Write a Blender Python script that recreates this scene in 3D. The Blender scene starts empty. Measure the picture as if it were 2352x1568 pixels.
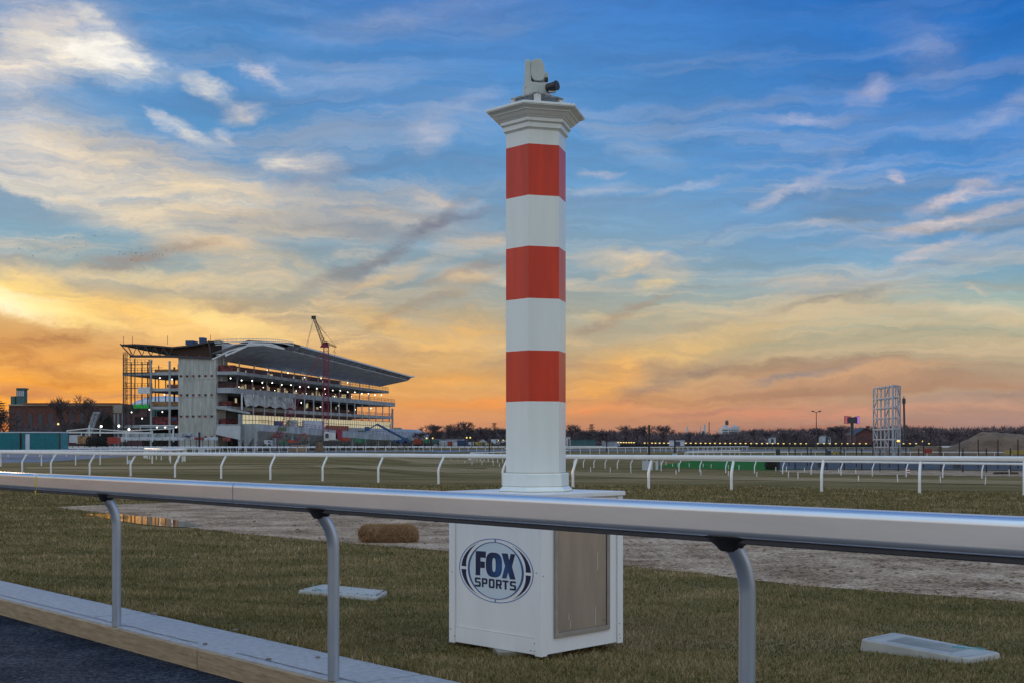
import bpy, math, random
import numpy as np
from mathutils import Vector, Matrix, noise as mnoise
R = math.radians
rnd = random.Random(7)
scene = bpy.context.scene
COL = scene.collection
# ------------------------------------------------------------------ camera
F, CX, YH, H = 2800.0, 1176.0, 1021.0, 1.40      # focal length, centre column and horizon row of the photograph at 2352 px wide
cam = bpy.data.cameras.new('camera'); camo = bpy.data.objects.new('camera', cam); COL.objects.link(camo)
camo.location = (0, 0, H); camo.rotation_euler = (R(90), 0, 0)
cam.sensor_width = 36; cam.lens = F / 2352 * 36; cam.shift_y = (YH - 784) / 2352
cam.clip_start = 0.1; cam.clip_end = 20000
scene.camera = camo

def sm(a, b, x):
    t = min(1, max(0, (x - a) / (b - a))); return t * t * (3 - 2 * t)
RD = (0.677, -0.736); RN = (0.736, 0.677)         # direction of the near rail and its normal away from the camera
def perp(x, y): return x * RN[0] + y * RN[1]
P0 = (-2.864, 8.83)                               # foot of a near post
Q0 = perp(*P0)                                    # line of the near posts
KERB = Q0 + 0.52
def T(x, y):                                      # height of the terrain
    t = perp(x, y) - KERB
    if t < -0.02: return -0.35
    z = 0.07 * (1 - sm(0, 1.6, t))
    s = .602 * x + .798 * y - 35.5
    z -= .85 * sm(2, 30, s) * sm(-12, 2, x + .05 * y) * (1 - sm(215, 262, y))
    if y > 500: z += 0
    return z
def P(x, y, d): return Vector(((x - CX) / F * d, d, H - (y - YH) / F * d))
def G(x, y):                                      # a point of the terrain
    z = 0
    for i in range(40):
        d = F * (H - z) / (y - YH); z = z * .5 + .5 * T((x - CX) / F * d, d)
    d = F * (H - z) / (y - YH)
    return Vector(((x - CX) / F * d, d, z))
def gd(x, d):                                     # terrain point in the direction of a column, at a distance
    X = (x - CX) / F * d; return Vector((X, d, T(X, d)))

# ------------------------------------------------------------------ materials
def s2l(c): return tuple((v / 255 / 12.92 if v / 255 <= .04045 else ((v / 255 + .055) / 1.055) ** 2.4) for v in c)
M = {}
def mat(name, col, rough=.6, metal=0, var=.12, scale=6, bump=0, bscale=40, col2=None, emit=None, es=1, stretch=None, spec=.5, coat=0):
    m = bpy.data.materials.new(name); m.use_nodes = True; nt = m.node_tree; N = nt.nodes; L = nt.links
    b = N['Principled BSDF']; b.inputs['Roughness'].default_value = rough; b.inputs['Metallic'].default_value = metal
    b.inputs['Specular IOR Level'].default_value = spec
    if coat: b.inputs['Coat Weight'].default_value = coat; b.inputs['Coat Roughness'].default_value = .1; b.inputs['Coat IOR'].default_value = 1.6
    tc = N.new('ShaderNodeTexCoord'); src = tc.outputs['Object']
    if stretch:
        mp = N.new('ShaderNodeMapping'); mp.inputs['Scale'].default_value = stretch; L.new(src, mp.inputs[0]); src = mp.outputs[0]
    n = N.new('ShaderNodeTexNoise'); n.inputs['Scale'].default_value = scale; n.inputs['Detail'].default_value = 6; n.inputs['Roughness'].default_value = .65
    L.new(src, n.inputs['Vector'])
    r = N.new('ShaderNodeValToRGB'); L.new(n.outputs[0], r.inputs[0])
    c2 = col2 or tuple(v * (1 - var * 2) for v in col); c1 = col if col2 else tuple(min(1, v * (1 + var)) for v in col)
    r.color_ramp.elements[0].position = .33; r.color_ramp.elements[0].color = (*c2, 1)
    r.color_ramp.elements[1].position = .66; r.color_ramp.elements[1].color = (*c1, 1)
    L.new(r.outputs[0], b.inputs['Base Color'])
    if bump:
        n2 = N.new('ShaderNodeTexNoise'); n2.inputs['Scale'].default_value = bscale; n2.inputs['Detail'].default_value = 5; L.new(src, n2.inputs['Vector'])
        bp = N.new('ShaderNodeBump'); bp.inputs['Strength'].default_value = bump; bp.inputs['Distance'].default_value = .02
        L.new(n2.outputs[0], bp.inputs['Height']); L.new(bp.outputs[0], b.inputs['Normal'])
    if emit: b.inputs['Emission Color'].default_value = (*emit, 1); b.inputs['Emission Strength'].default_value = es
    M[name] = m; return m
mat('white_paint', (.78, .82, .80), .34, coat=.3, var=.022, scale=1.2, stretch=(9, 9, .8), bump=.04, bscale=90)
mat('box_paint', (.80, .79, .80), .42, var=.02, scale=1.1, stretch=(8, 8, 1), bump=.03, bscale=60)
mat('trim_paint', (.62, .60, .55), .5, var=.08, scale=9, bump=.08, bscale=60)
mat('red_paint', (.66, .042, .013), .38, coat=.15, spec=.3, var=.09, scale=1.2, stretch=(9, 9, .8), bump=.03, bscale=90)
mat('rail_metal', (.70, .73, .78), .27, metal=.72, var=.045, scale=1.5, stretch=(1, 1, 6), bump=.015, bscale=120)
mat('rail_white', (.82, .82, .84), .35, metal=.1, var=.04, scale=2)
mat('rail_seam', (.05, .05, .06), .6)
mat('yellow_tape', (.65, .48, .03), .5)
mat('post_metal', (.42, .48, .57), .34, metal=.65, var=.05, scale=3, bump=.06, bscale=250)
mat('bracket_dark', (.012, .012, .014), .5)
mat('camera_plastic', (.50, .54, .52), .5, var=.05)
mat('camera_dark', (.02, .02, .022), .45)
mat('steel_dirty', (.33, .32, .31), .55, metal=.4, var=.3, scale=30, bump=.1)
mat('pane', (.42, .34, .275), .26, metal=.35, var=.12, scale=1.5, stretch=(3, 3, .5), bump=.02, bscale=200)
mat('pane_frame', (.33, .29, .25), .5, metal=.2, var=.1)
mat('caulk', (.32, .22, .1), .7)
mat('logo_navy', (.004, .012, .06), .4)
mat('logo_ring', (.10, .22, .5), .4); mat('logo_ring_dark', (.03, .12, .32), .4)
mat('logo_disc', (.60, .68, .76), .4, var=.02)
mat('concrete', (.42, .43, .46), .9, col2=(.30, .305, .33), scale=22, bump=.5, bscale=120)
mat('concrete_joint', (.10, .10, .12), .9)
mat('timber', (.42, .30, .18), .75, col2=(.24, .16, .09), scale=5, stretch=(1, 1, 9), bump=.25, bscale=30)
mat('plastic_lid', (.42, .40, .37), .6, var=.08, scale=6, bump=.05, bscale=80)
mat('plastic_groove', (.22, .22, .21), .7)
mat('twine', (.06, .35, .38), .7)
mat('straw', (.36, .215, .11), .9, col2=(.13, .07, .035), scale=40, bump=.6, bscale=90)
mat('straw_light', (.50, .32, .17), .9, col2=(.26, .15, .075), scale=30)
mat('stone', (.20, .18, .16), .9, var=.2, scale=40)
mat('brick_far', (.13, .055, .05), .9, var=.2, scale=1.2)
mat('brick_band', (.32, .10, .06), .8)
mat('teal_panel', (.045, .12, .13), .6, var=.15, scale=.3, stretch=(3, 3, .2))
mat('dome_glass', (.45, .50, .60), .35, metal=.2, var=.2, scale=1, stretch=(1, 1, 6))
mat('container_teal', (.015, .20, .24), .55, var=.12, scale=2)
mat('container_rust', (.06, .03, .03), .7)
mat('white_steel', (.62, .66, .72), .5, var=.08, scale=1)
mat('tower_steel', (.36, .40, .47), .5, var=.08, scale=1)
mat('dark_steel', (.045, .045, .055), .6)
mat('gs_concrete', (.34, .38, .43), .85, var=.18, scale=.6, stretch=(1, 1, .3))
mat('gs_core', (.44, .46, .46), .85, var=.16, scale=.8, stretch=(2, 2, .25))
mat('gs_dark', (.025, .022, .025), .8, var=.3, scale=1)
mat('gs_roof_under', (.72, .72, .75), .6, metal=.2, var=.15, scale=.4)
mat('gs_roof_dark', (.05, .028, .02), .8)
mat('gs_glazing', (.22, .25, .29), .3, metal=.2, var=.2, scale=.4)
mat('gs_red', (.20, .045, .05), .8, var=.5, scale=1.5)
mat('gs_orange', (.28, .09, .06), .8, var=.4, scale=1.5)
mat('gs_window', (.55, .50, .34), .3, var=.25, scale=.5, emit=(.95, .80, .46), es=.38)
mat('gs_tarp', (.42, .43, .43), .8, var=.3, scale=.6, bump=.5, bscale=2)
mat('gs_green', (.03, .55, .08), .7, var=.3, scale=2)
mat('plywood', (.34, .20, .10), .8, var=.3, scale=2)
mat('lamp_white', (1, 1, 1), .5, emit=(1, .97, .84), es=5)
mat('lamp_amber', (1, .8, .3), .5, emit=(1, .66, .16), es=1.15)
mat('lit_soft', (1, 1, 1), .5, emit=(.95, .95, .85), es=.8)
mat('crane_red', (.26, .022, .06), .6, var=.15)
mat('orange_red', (.34, .05, .03), .6, var=.15)
mat('machine_blue', (.02, .065, .18), .5); mat('machine_green', (.03, .18, .10), .6)
mat('machine_white', (.62, .64, .68), .5)
mat('yellow_dull', (.45, .33, .06), .6)
mat('cable', (.05, .05, .055), .6)
mat('white_far', (.50, .54, .62), .7, var=.08, scale=.4)
mat('window_dark', (.05, .06, .09), .4)
mat('tank_wood', (.10, .08, .08), .8)
mat('bark', (.060, .042, .046), .9, var=.3, scale=3)
mat('twig', (.125, .09, .095), .9, var=.3, scale=3)
mat('pine', (.025, .035, .028), .9, var=.4, scale=2)
mat('bush', (.018, .017, .014), .9, var=.4, scale=4)
mat('bush_brown', (.05, .03, .018), .9, var=.4, scale=4)
mat('wood_mass', (.115, .088, .105), .95, var=.25, scale=.08)  # lightened purple brown: distance haze put into the colour
mat('post_dark', (.03, .018, .018), .7)
mat('bird', (.03, .03, .04), .9)
mat('screen_red', (.1, .02, .02), .4, emit=(.45, .05, .08), es=.7, col2=(.5, .4, .4), scale=.3)
mat('screen_purple', (.2, .05, .3), .4, emit=(.42, .16, .62), es=.9)
mat('soil', (.22, .145, .09), .95, col2=(.11, .07, .045), scale=.35, bump=.6, bscale=1.5)
mat('tarmac_dark', (.030, .034, .045), .9, var=.25, scale=300, bump=.6, bscale=350)

def ground_mat(name, stops, s1, s2, s3=90, bump=.4, bdist=.03, stretch=(1, 1, 1), mixf=.5):
    """colour from a broad patchiness plus a fine grain"""
    m = bpy.data.materials.new(name); m.use_nodes = True; nt = m.node_tree; N = nt.nodes; L = nt.links
    b = N['Principled BSDF']; b.inputs['Roughness'].default_value = .95; b.inputs['Specular IOR Level'].default_value = .03
    tc = N.new('ShaderNodeTexCoord'); mp = N.new('ShaderNodeMapping'); mp.inputs['Scale'].default_value = stretch; L.new(tc.outputs['Object'], mp.inputs[0])
    ns = []
    for s, d in ((s1, 4), (s2, 6), (s3, 3)):
        n = N.new('ShaderNodeTexNoise'); n.inputs['Scale'].default_value = s; n.inputs['Detail'].default_value = d; n.inputs['Roughness'].default_value = .6
        L.new((mp if s != s3 else tc).outputs[0 if s != s3 else 'Object'], n.inputs['Vector']); ns.append(n)
    a = N.new('ShaderNodeMix'); a.inputs[0].default_value = mixf; L.new(ns[0].outputs[0], a.inputs[2]); L.new(ns[1].outputs[0], a.inputs[3])
    a2 = N.new('ShaderNodeMix'); a2.inputs[0].default_value = .38; L.new(a.outputs[0], a2.inputs[2]); L.new(ns[2].outputs[0], a2.inputs[3])
    r = N.new('ShaderNodeValToRGB'); L.new(a2.outputs[0], r.inputs[0]); el = r.color_ramp.elements
    while len(el) < len(stops): el.new(.5)
    for e, (p, c) in zip(el, stops): e.position = p; e.color = (*c, 1)
    L.new(r.outputs[0], b.inputs['Base Color'])
    bp = N.new('ShaderNodeBump'); bp.inputs['Strength'].default_value = bump; bp.inputs['Distance'].default_value = bdist
    L.new(a2.outputs[0], bp.inputs['Height']); L.new(bp.outputs[0], b.inputs['Normal'])
    M[name] = m; return m
ground_mat('turf', [(.40, (.070, .060, .022)), (.47, (.13, .100, .038)), (.53, (.21, .148, .066)), (.61, (.32, .22, .115))], .10, .9, 45, stretch=(.22, 1, 1), bump=.5)
ground_mat('sand', [(.41, (.09, .058, .038)), (.465, (.26, .175, .115)), (.53, (.44, .31, .215)), (.59, (.66, .49, .36))], 1.1, 11, 28, bump=1, bdist=.05)
ground_mat('asphalt', [(.41, (.008, .010, .016)), (.5, (.028, .032, .045)), (.585, (.085, .09, .105))], .9, 26, 75, bump=1, bdist=.012)
ground_mat('gravel_blue', [(.35, (.06, .065, .08)), (.5, (.095, .105, .13)), (.65, (.15, .16, .19))], .2, 2, 12)
ground_mat('harrowed', [(.35, (.13, .14, .17)), (.5, (.19, .20, .24)), (.65, (.27, .27, .31))], .2, 2, 12, stretch=(.3, 1.5, 1))
ground_mat('lawn_bright', [(.35, (.02, .09, .02)), (.5, (.028, .13, .03)), (.65, (.04, .18, .045))], .2, 2, 12)
ground_mat('brown_turf', [(.38, (.17, .125, .062)), (.5, (.28, .195, .10)), (.62, (.40, .29, .165))], .3, 2, 12, stretch=(.3, 1, 1))

# grass blades: the tint comes from an attribute of the blade
m = bpy.data.materials.new('blades'); m.use_nodes = True; N = m.node_tree.nodes; L = m.node_tree.links
b = N['Principled BSDF']; b.inputs['Roughness'].default_value = .8; b.inputs['Specular IOR Level'].default_value = .2
at = N.new('ShaderNodeAttribute'); at.attribute_name = 'tint'; r = N.new('ShaderNodeValToRGB'); L.new(at.outputs['Fac'], r.inputs[0]); el = r.color_ramp.elements
while len(el) < 4: el.new(.5)
for e, (p_, c_) in zip(el, [(0, (.046, .054, .014)), (.36, (.130, .112, .036)), (.66, (.275, .195, .084)), (1, (.50, .37, .22))]): e.position = p_; e.color = (*c_, 1)
L.new(r.outputs[0], b.inputs['Base Color']); M['blades'] = m

# water of the puddles
m = bpy.data.materials.new('water'); m.use_nodes = True; N = m.node_tree.nodes; L = m.node_tree.links
b = N['Principled BSDF']; b.inputs['Base Color'].default_value = (.03, .028, .026, 1); b.inputs['Roughness'].default_value = .03; b.inputs['Specular IOR Level'].default_value = 1; b.inputs['IOR'].default_value = 1.6
tc = N.new('ShaderNodeTexCoord'); mp = N.new('ShaderNodeMapping'); mp.inputs['Scale'].default_value = (3, 9, 1); L.new(tc.outputs['Object'], mp.inputs[0])
n = N.new('ShaderNodeTexNoise'); n.inputs['Scale'].default_value = 2; L.new(mp.outputs[0], n.inputs['Vector'])
bp = N.new('ShaderNodeBump'); bp.inputs['Strength'].default_value = .03; bp.inputs['Distance'].default_value = .01; L.new(n.outputs[0], bp.inputs['Height']); L.new(bp.outputs[0], b.inputs['Normal'])
M['water'] = m
# wire mesh of the chain-link fences
m = bpy.data.materials.new('wire_mesh'); m.use_nodes = True; N = m.node_tree.nodes; L = m.node_tree.links
b = N['Principled BSDF']; b.inputs['Base Color'].default_value = (.03, .03, .035, 1); tr = N.new('ShaderNodeBsdfTransparent'); mx = N.new('ShaderNodeMixShader'); mx.inputs[0].default_value = .12
L.new(tr.outputs[0], mx.inputs[1]); L.new(b.outputs[0], mx.inputs[2]); L.new(mx.outputs[0], N['Material Output'].inputs[0]); M['wire_mesh'] = m
# netting and mesh on the site: half open
m = bpy.data.materials.new('net_red'); m.use_nodes = True; N = m.node_tree.nodes; L = m.node_tree.links
b = N['Principled BSDF']; b.inputs['Base Color'].default_value = (.17, .045, .05, 1); tr = N.new('ShaderNodeBsdfTransparent'); mx = N.new('ShaderNodeMixShader')
tc = N.new('ShaderNodeTexCoord'); n = N.new('ShaderNodeTexNoise'); n.inputs['Scale'].default_value = 1.1; L.new(tc.outputs['Object'], n.inputs['Vector']); mm_ = N.new('ShaderNodeMath'); mm_.operation = 'MULTIPLY'; mm_.inputs[1].default_value = .42; L.new(n.outputs[0], mm_.inputs[0]); L.new(mm_.outputs[0], mx.inputs[0])
L.new(tr.outputs[0], mx.inputs[1]); L.new(b.outputs[0], mx.inputs[2]); L.new(mx.outputs[0], N['Material Output'].inputs[0]); M['net_red'] = m

# ------------------------------------------------------------------ mesh builder
WL = {}                                           # world location of every object's origin
class MB:
    def __init__(s): s.v = []; s.f = []; s.smooth = False
    def quad(s, *p):
        i = len(s.v); s.v += [tuple(q) for q in p]; s.f.append(tuple(range(i, i + len(p)))); return s
    def box(s, c, d, rz=0, rot=None, taper=1):
        c = Vector(c); m_ = rot or Matrix.Rotation(rz, 3, 'Z'); i = len(s.v)
        for sz in (-1, 1):
            t = taper if sz > 0 else 1
            for sx, sy in ((-1, -1), (1, -1), (1, 1), (-1, 1)):
                s.v.append(tuple(c + m_ @ Vector((sx * d[0] / 2 * t, sy * d[1] / 2 * t, sz * d[2] / 2))))
        s.f += [(i + 3, i + 2, i + 1, i), (i + 4, i + 5, i + 6, i + 7)] + [(i + k, i + (k + 1) % 4, i + 4 + (k + 1) % 4, i + 4 + k) for k in range(4)]
        return s
    def tube(s, pts, rad, n=8, cap=True):
        pts = [Vector(p) for p in pts]
        if not isinstance(rad, (list, tuple)): rad = [rad] * len(pts)
        i0 = len(s.v); up = None
        for k, p in enumerate(pts):
            t = (pts[min(k + 1, len(pts) - 1)] - pts[max(k - 1, 0)]).normalized()
            if up is None: up = Vector((0, 0, 1)) if abs(t.z) < .9 else Vector((0, 1, 0))
            a = t.cross(up); a = a.normalized() if a.length > 1e-6 else t.orthogonal().normalized(); bb = a.cross(t).normalized(); up = bb
            for j in range(n):
                an = 2 * math.pi * (j + .5) / n
                s.v.append(tuple(p + a * (math.cos(an) * rad[k]) + bb * (math.sin(an) * rad[k])))
        for k in range(len(pts) - 1):
            for j in range(n):
                q = i0 + k * n; s.f.append((q + j, q + (j + 1) % n, q + n + (j + 1) % n, q + n + j))
        if cap:
            s.f.append(tuple(i0 + j for j in reversed(range(n)))); s.f.append(tuple(i0 + (len(pts) - 1) * n + j for j in range(n)))
        return s
    def lathe(s, c, prof, n=24, rz=0, sx=1, sy=1):        # prof: list of (r, z)
        i0 = len(s.v)
        for r_, z in prof:
            for j in range(n):
                an = rz + 2 * math.pi * j / n; s.v.append((c[0] + r_ * math.cos(an) * sx, c[1] + r_ * math.sin(an) * sy, c[2] + z))
        for k in range(len(prof) - 1):
            for j in range(n):
                q = i0 + k * n; s.f.append((q + j, q + (j + 1) % n, q + n + (j + 1) % n, q + n + j))
        s.f.append(tuple(i0 + j for j in reversed(range(n)))); s.f.append(tuple(i0 + (len(prof) - 1) * n + j for j in range(n)))
        return s
    def prism(s, poly, off):                               # poly: list of 3-D points, off: extrusion vector
        n = len(poly); i = len(s.v); off = Vector(off)
        s.v += [tuple(p) for p in poly] + [tuple(Vector(p) + off) for p in poly]
        s.f.append(tuple(range(i, i + n))); s.f.append(tuple(i + n + k for k in reversed(range(n))))
        s.f += [(i + k, i + n + k, i + n + (k + 1) % n, i + (k + 1) % n) for k in range(n)]
        return s
    def lattice(s, a, b, w, r_, nseg, w2=None, side=None):  # four-chord lattice boom
        a = Vector(a); b = Vector(b); w2 = w if w2 is None else w2; t = (b - a).normalized(); u = (side or Vector((1, 0, 0))); u = (u - t * u.dot(t)).normalized(); v_ = t.cross(u)
        ring = lambda k: [a.lerp(b, k / nseg) + (u * x + v_ * y) * ((w + (w2 - w) * k / nseg) / 2) for x, y in ((-1, -1), (1, -1), (1, 1), (-1, 1))]
        for j in range(4): s.tube([ring(0)[j], ring(nseg)[j]], r_, 4)
        for k in range(nseg):
            A, B = ring(k), ring(k + 1)
            for j in range(4):
                q = (j + 1) % 4
                s.tube([A[j], B[q]] if k % 2 else [A[q], B[j]], r_ * .6, 3)
                s.tube([B[j], B[q]], r_ * .6, 3)
        return s
    def build(s, name, m_, parent=None, origin=None, smooth=False, bevel=0):
        o0 = WL[parent.name] if parent else Vector(origin or (0, 0, 0))
        me = bpy.data.meshes.new(name); me.from_pydata([(x - o0[0], y - o0[1], z - o0[2]) for x, y, z in s.v], [], s.f); me.update()
        import bmesh
        bm = bmesh.new(); bm.from_mesh(me); bmesh.ops.recalc_face_normals(bm, faces=bm.faces); bm.to_mesh(me); bm.free()
        me.materials.append(M[m_]); o = bpy.data.objects.new(name, me); COL.objects.link(o)
        if smooth:
            for p in me.polygons: p.use_smooth = True
            if smooth == 'auto': me.set_sharp_from_angle(angle=R(35))
        if bevel:
            md = o.modifiers.new('bevel', 'BEVEL'); md.width = bevel; md.segments = 2; md.limit_method = 'ANGLE'
        if parent: o.parent = parent
        else: o.location = o0
        WL[o.name] = Vector(o0); return o
def tag(o, label, cat, group=None, kind=None):
    if label: o['label'] = label
    if cat: o['category'] = cat
    if group: o['group'] = group
    if kind: o['kind'] = kind
    return o
def thing(name, label, cat, loc, group=None):
    o = bpy.data.objects.new(name, None); COL.objects.link(o); o.location = loc; o.empty_display_size = .2; WL[o.name] = Vector(loc)
    return tag(o, label, cat, group)
def struct(o): o['kind'] = 'structure'; return o
def copy_tree(src, loc, rz=0, sc=1, label=None, group=None):
    c = src.copy(); COL.objects.link(c); c.location = loc; c.rotation_euler.z = rz; c.scale = (sc, sc, sc) if not isinstance(sc, tuple) else sc
    if label: c['label'] = label
    if group: c['group'] = group
    for ch in list(src.children):
        d = ch.copy(); COL.objects.link(d); d.parent = c
    return c
# ================================================================== GROUND
def sinhs(a, b, n, k):
    ts = np.linspace(-1, 1, n) if a < 0 else np.linspace(0, 1, n)
    f = np.sinh(k * ts) / math.sinh(k)
    return f * b if a < 0 else a + f * (b - a)
xs = np.unique(np.concatenate([sinhs(-1, 7000, 140, 8), np.linspace(-9, 9, 120), np.linspace(-30, 90, 61)]))
ys = np.unique(np.concatenate([np.linspace(-60, 2, 12), 2 + sinhs(0, 9000, 150, 7.5), np.linspace(2, 16, 110), np.linspace(17, 140, 84)]))
g = MB(); nx = len(xs)
for y in ys:
    for x in xs: g.v.append((float(x), float(y), T(x, y)))
for j in range(len(ys) - 1):
    for i in range(nx - 1):
        q = j * nx + i; g.f.append((q, q + 1, q + nx + 1, q + nx))
struct(g.build('ground', 'turf', smooth=True))

def sheet(name, px, m_, lift=.006, jag=0, sub=6):      # a flat sheet on the ground, outline given in the photograph's points
    pts = [G(x, y) for x, y in px]; out = []
    for i, p in enumerate(pts):
        q = pts[(i + 1) % len(pts)]
        for k in range(sub):
            w = p.lerp(q, k / sub)
            if jag:
                w = w + Vector((mnoise.noise(w * 1.7) + .5 * mnoise.noise(w * 7), mnoise.noise(w * 1.7 + Vector((9, 3, 1))) + .5 * mnoise.noise(w * 7 + Vector((5, 5, 5))), 0)) * jag
            out.append(Vector((w.x, w.y, T(w.x, w.y) + lift * (1 if w.y < 60 else 1.6))))
    o = MB(); o.v = [tuple(p) for p in out]; o.f = [tuple(range(len(out)))]
    import bmesh
    ob = o.build(name, m_); bm = bmesh.new(); bm.from_mesh(ob.data); bmesh.ops.triangulate(bm, faces=bm.faces)
    for f_ in bm.faces:
        if f_.normal.z < 0: f_.normal_flip()
    bm.to_mesh(ob.data); bm.free()
    struct(ob); return out
SANDPX = [(120, 1164), (300, 1184), (440, 1212), (580, 1228), (720, 1241), (860, 1252), (1030, 1265), (1230, 1280), (1437, 1299), (1640, 1321), (1840, 1346), (2100, 1364), (2352, 1382), (2700, 1410),
          (2700, 1236), (2352, 1214), (1900, 1188), (1437, 1160), (1030, 1152), (760, 1150), (480, 1151), (300, 1157)]
sand = sheet('sand_track', SANDPX, 'sand', .006, .06, 10)
PUD = [(190, 1181), (222, 1179.5), (262, 1180), (300, 1184), (350, 1187), (392, 1192), (418, 1198), (450, 1204), (470, 1208), (440, 1210), (400, 1210.5), (372, 1209), (330, 1205), (285, 1198), (235, 1188)]
pud = sheet('puddle', PUD, 'water', .011, .035, 6)
sheet('lawn', [(1500, 1072), (1560, 1061), (1600, 1056.5), (1700, 1056), (1850, 1056), (1850, 1079), (1760, 1079.5), (1650, 1077), (1570, 1074)], 'lawn_bright', .012)
sheet('gravel_yard', [(1775, 1056), (2600, 1054), (2600, 1083), (2352, 1079.5), (2150, 1078), (1960, 1077), (1780, 1077.5)], 'gravel_blue', .018)
sheet('sand_path', [(1790, 1078.5), (2100, 1079.5), (2600, 1084), (2600, 1097), (2352, 1094), (2100, 1091), (1900, 1088.5), (1790, 1083)], 'sand', .012, .2)
sheet('worn_turf', [(1120, 1074), (1300, 1081), (1500, 1089), (1700, 1093), (1900, 1097), (2352, 1104), (2352, 1113), (1900, 1105), (1600, 1100), (1300, 1092), (1100, 1084)], 'brown_turf', .012, .5)
sheet('worn_turf', [(60, 1072), (400, 1070), (700, 1068), (1000, 1072), (1160, 1078), (1160, 1084), (900, 1078), (600, 1076), (300, 1078), (60, 1077)], 'brown_turf', .014, .6)
sheet('worn_turf', [(600, 1051), (800, 1050), (1100, 1053), (1150, 1060), (900, 1062), (750, 1058)], 'brown_turf', .012, .5)
sheet('track', [(-300, 1042), (0, 1042), (330, 1039), (600, 1035), (1160, 1031), (2500, 1031), (2500, 1035), (1160, 1035), (800, 1039.5), (420, 1043), (300, 1047), (180, 1055), (100, 1061), (0, 1062), (-300, 1064)], 'harrowed', .012, .4)

# kerb of concrete slabs, timber edging and asphalt along the near rail
def K(t, q, z): return Vector((P0[0] + RD[0] * t + RN[0] * q, P0[1] + RD[1] * t + RN[1] * q, z))
kz = .089
mb = MB(); joints = MB(); edge = MB(); seglen = 1.62
def tpos(px, py):                                   # position along the kerb of a point of the photograph
    k = (py - YH) / (H - kz); x, y = (px - CX) / k, F / k; return (x - P0[0]) * RD[0] + (y - P0[1]) * RD[1]
tj = tpos(286, 1408); t2 = tpos(846, 1562)
t = tj - 8 * abs(t2 - tj); step = abs(t2 - tj)
while t < 14:
    mb.prism([K(t + .012, -.012, kz), K(t + step - .012, -.012, kz), K(t + step - .012, .52, kz - .012), K(t + .012, .52, kz - .012)], (0, 0, -.3))
    t += step
struct(mb.build('kerb', 'concrete', bevel=.006))
mb = MB(); mb.prism([K(-12, .03, kz - .02), K(14, .03, kz - .02), K(14, .50, kz - .02), K(-12, .50, kz - .02)], (0, 0, -.28)); struct(mb.build('kerb_joint', 'concrete_joint'))
mb = MB()
for i in range(400):                                # crack along the edge of the slabs
    t = -10 + i * .05; q = .055 + .012 * mnoise.noise(Vector((t * 3, 0, 0))); q2 = .055 + .012 * mnoise.noise(Vector((t * 3 + .15, 0, 0)))
    if mnoise.noise(Vector((t * 1.1, 4, 0))) < -.25: continue
    w = .004 + .004 * abs(mnoise.noise(Vector((t * 5, 2, 0))))
    mb.quad(K(t, q - w, kz + .003), K(t + .05, q2 - w, kz + .003), K(t + .05, q2 + w, kz + .003), K(t, q + w, kz + .003))
struct(mb.build('kerb_crack', 'concrete_joint'))
tb = tpos(444, 1490)
boards = [(tb - 3.66 * 2, tb - 3.66), (tb - 3.66, tb), (tb, tb + 3.66), (tb + 3.66, tb + 7.4)]
bl = ['timber edging board at the far left end of the kerb', 'weathered timber edging board between the nailed joint and the left picture edge',
      'timber edging board right of the nailed joint, beside the asphalt', 'timber edging board nearest to the camera under the rail']
for (a, b_), lb in zip(boards, bl):
    o = thing('edging_board', lb, 'board', K(a, -.03, -.05), 'timber boards along the kerb')
    mb = MB(); mb.prism([K(a + .003, -.052, kz - .005), K(b_ - .003, -.052, kz - .005), K(b_ - .003, -.014, kz - .005), K(a + .003, -.014, kz - .005)], (0, 0, -.14)); mb.build('board', 'timber', o, bevel=.004)
    for e_ in (a + .06, a + .13, b_ - .06, b_ - .13):
        mb = MB(); mb.tube([K(e_, -.051, kz - .045), K(e_, -.0555, kz - .045)], .006, 8); mb.build('nail', 'steel_dirty', o)
mb = MB(); mb.quad(K(-14, -.052, -.045), K(16, -.052, -.045), K(16, -9, -.045), K(-14, -9, -.045)); struct(mb.build('road', 'asphalt'))
for (px, py, s_, lb) in [(352, 1410, .02, 'small dark stone on the concrete kerb beside the first near post'), (540, 1447, .014, 'flat brown chip on the pale kerb slab'), (730, 1510, .012, 'tiny stone near the grass edge of the kerb'), (617, 1514, .013, 'tiny round stone on the kerb near the timber joint'), (471, 1479, .012, 'small pebble in the crack beside the timber board')]:
    k = (py - YH) / (H - kz); c = Vector(((px - CX) / k, F / k, kz))
    mb = MB(); mb.lathe(c, [(s_ * .6, 0), (s_, s_ * .4), (s_ * .8, s_ * .8), (s_ * .2, s_)], 7, sx=1.5); tag(mb.build('pebble', 'stone', origin=c), lb, 'stone', 'loose stones on the kerb')

# ------------------------------------------------------------------ grass blades (nobody could count them)
def inpoly(x, y, poly):
    r_ = np.zeros(len(x), bool); n = len(poly)
    for i in range(n):
        x1, y1 = poly[i].x, poly[i].y; x2, y2 = poly[(i + 1) % n].x, poly[(i + 1) % n].y
        if y1 == y2: continue
        c = ((y1 > y) != (y2 > y)) & (x < (x2 - x1) * (y - y1) / (y2 - y1) + x1); r_ ^= c
    return r_
rs = np.random.RandomState(3)
NB = 620000
d = 4.2 * (42 / 4.2) ** (rs.rand(NB) ** 1.12); x = d * (rs.rand(NB) - .5) * 1.0
q = x * RN[0] + d * RN[1]
t_ = q - KERB
pc_ = sum(pud, Vector()) / len(pud)
pud2 = [Vector((p.x + (p.x - pc_.x) * .06, p.y + (.9 if p.y > pc_.y else -.55), 0)) for p in pud]
ok = (t_ > .0 + .02 * np.sin(x * 9)) & ~inpoly(x, d, sand) & ~inpoly(x, d, pud2)
x, y, t_ = x[ok], d[ok], t_[ok]
sc_ = np.maximum(1, y / 9)
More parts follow.
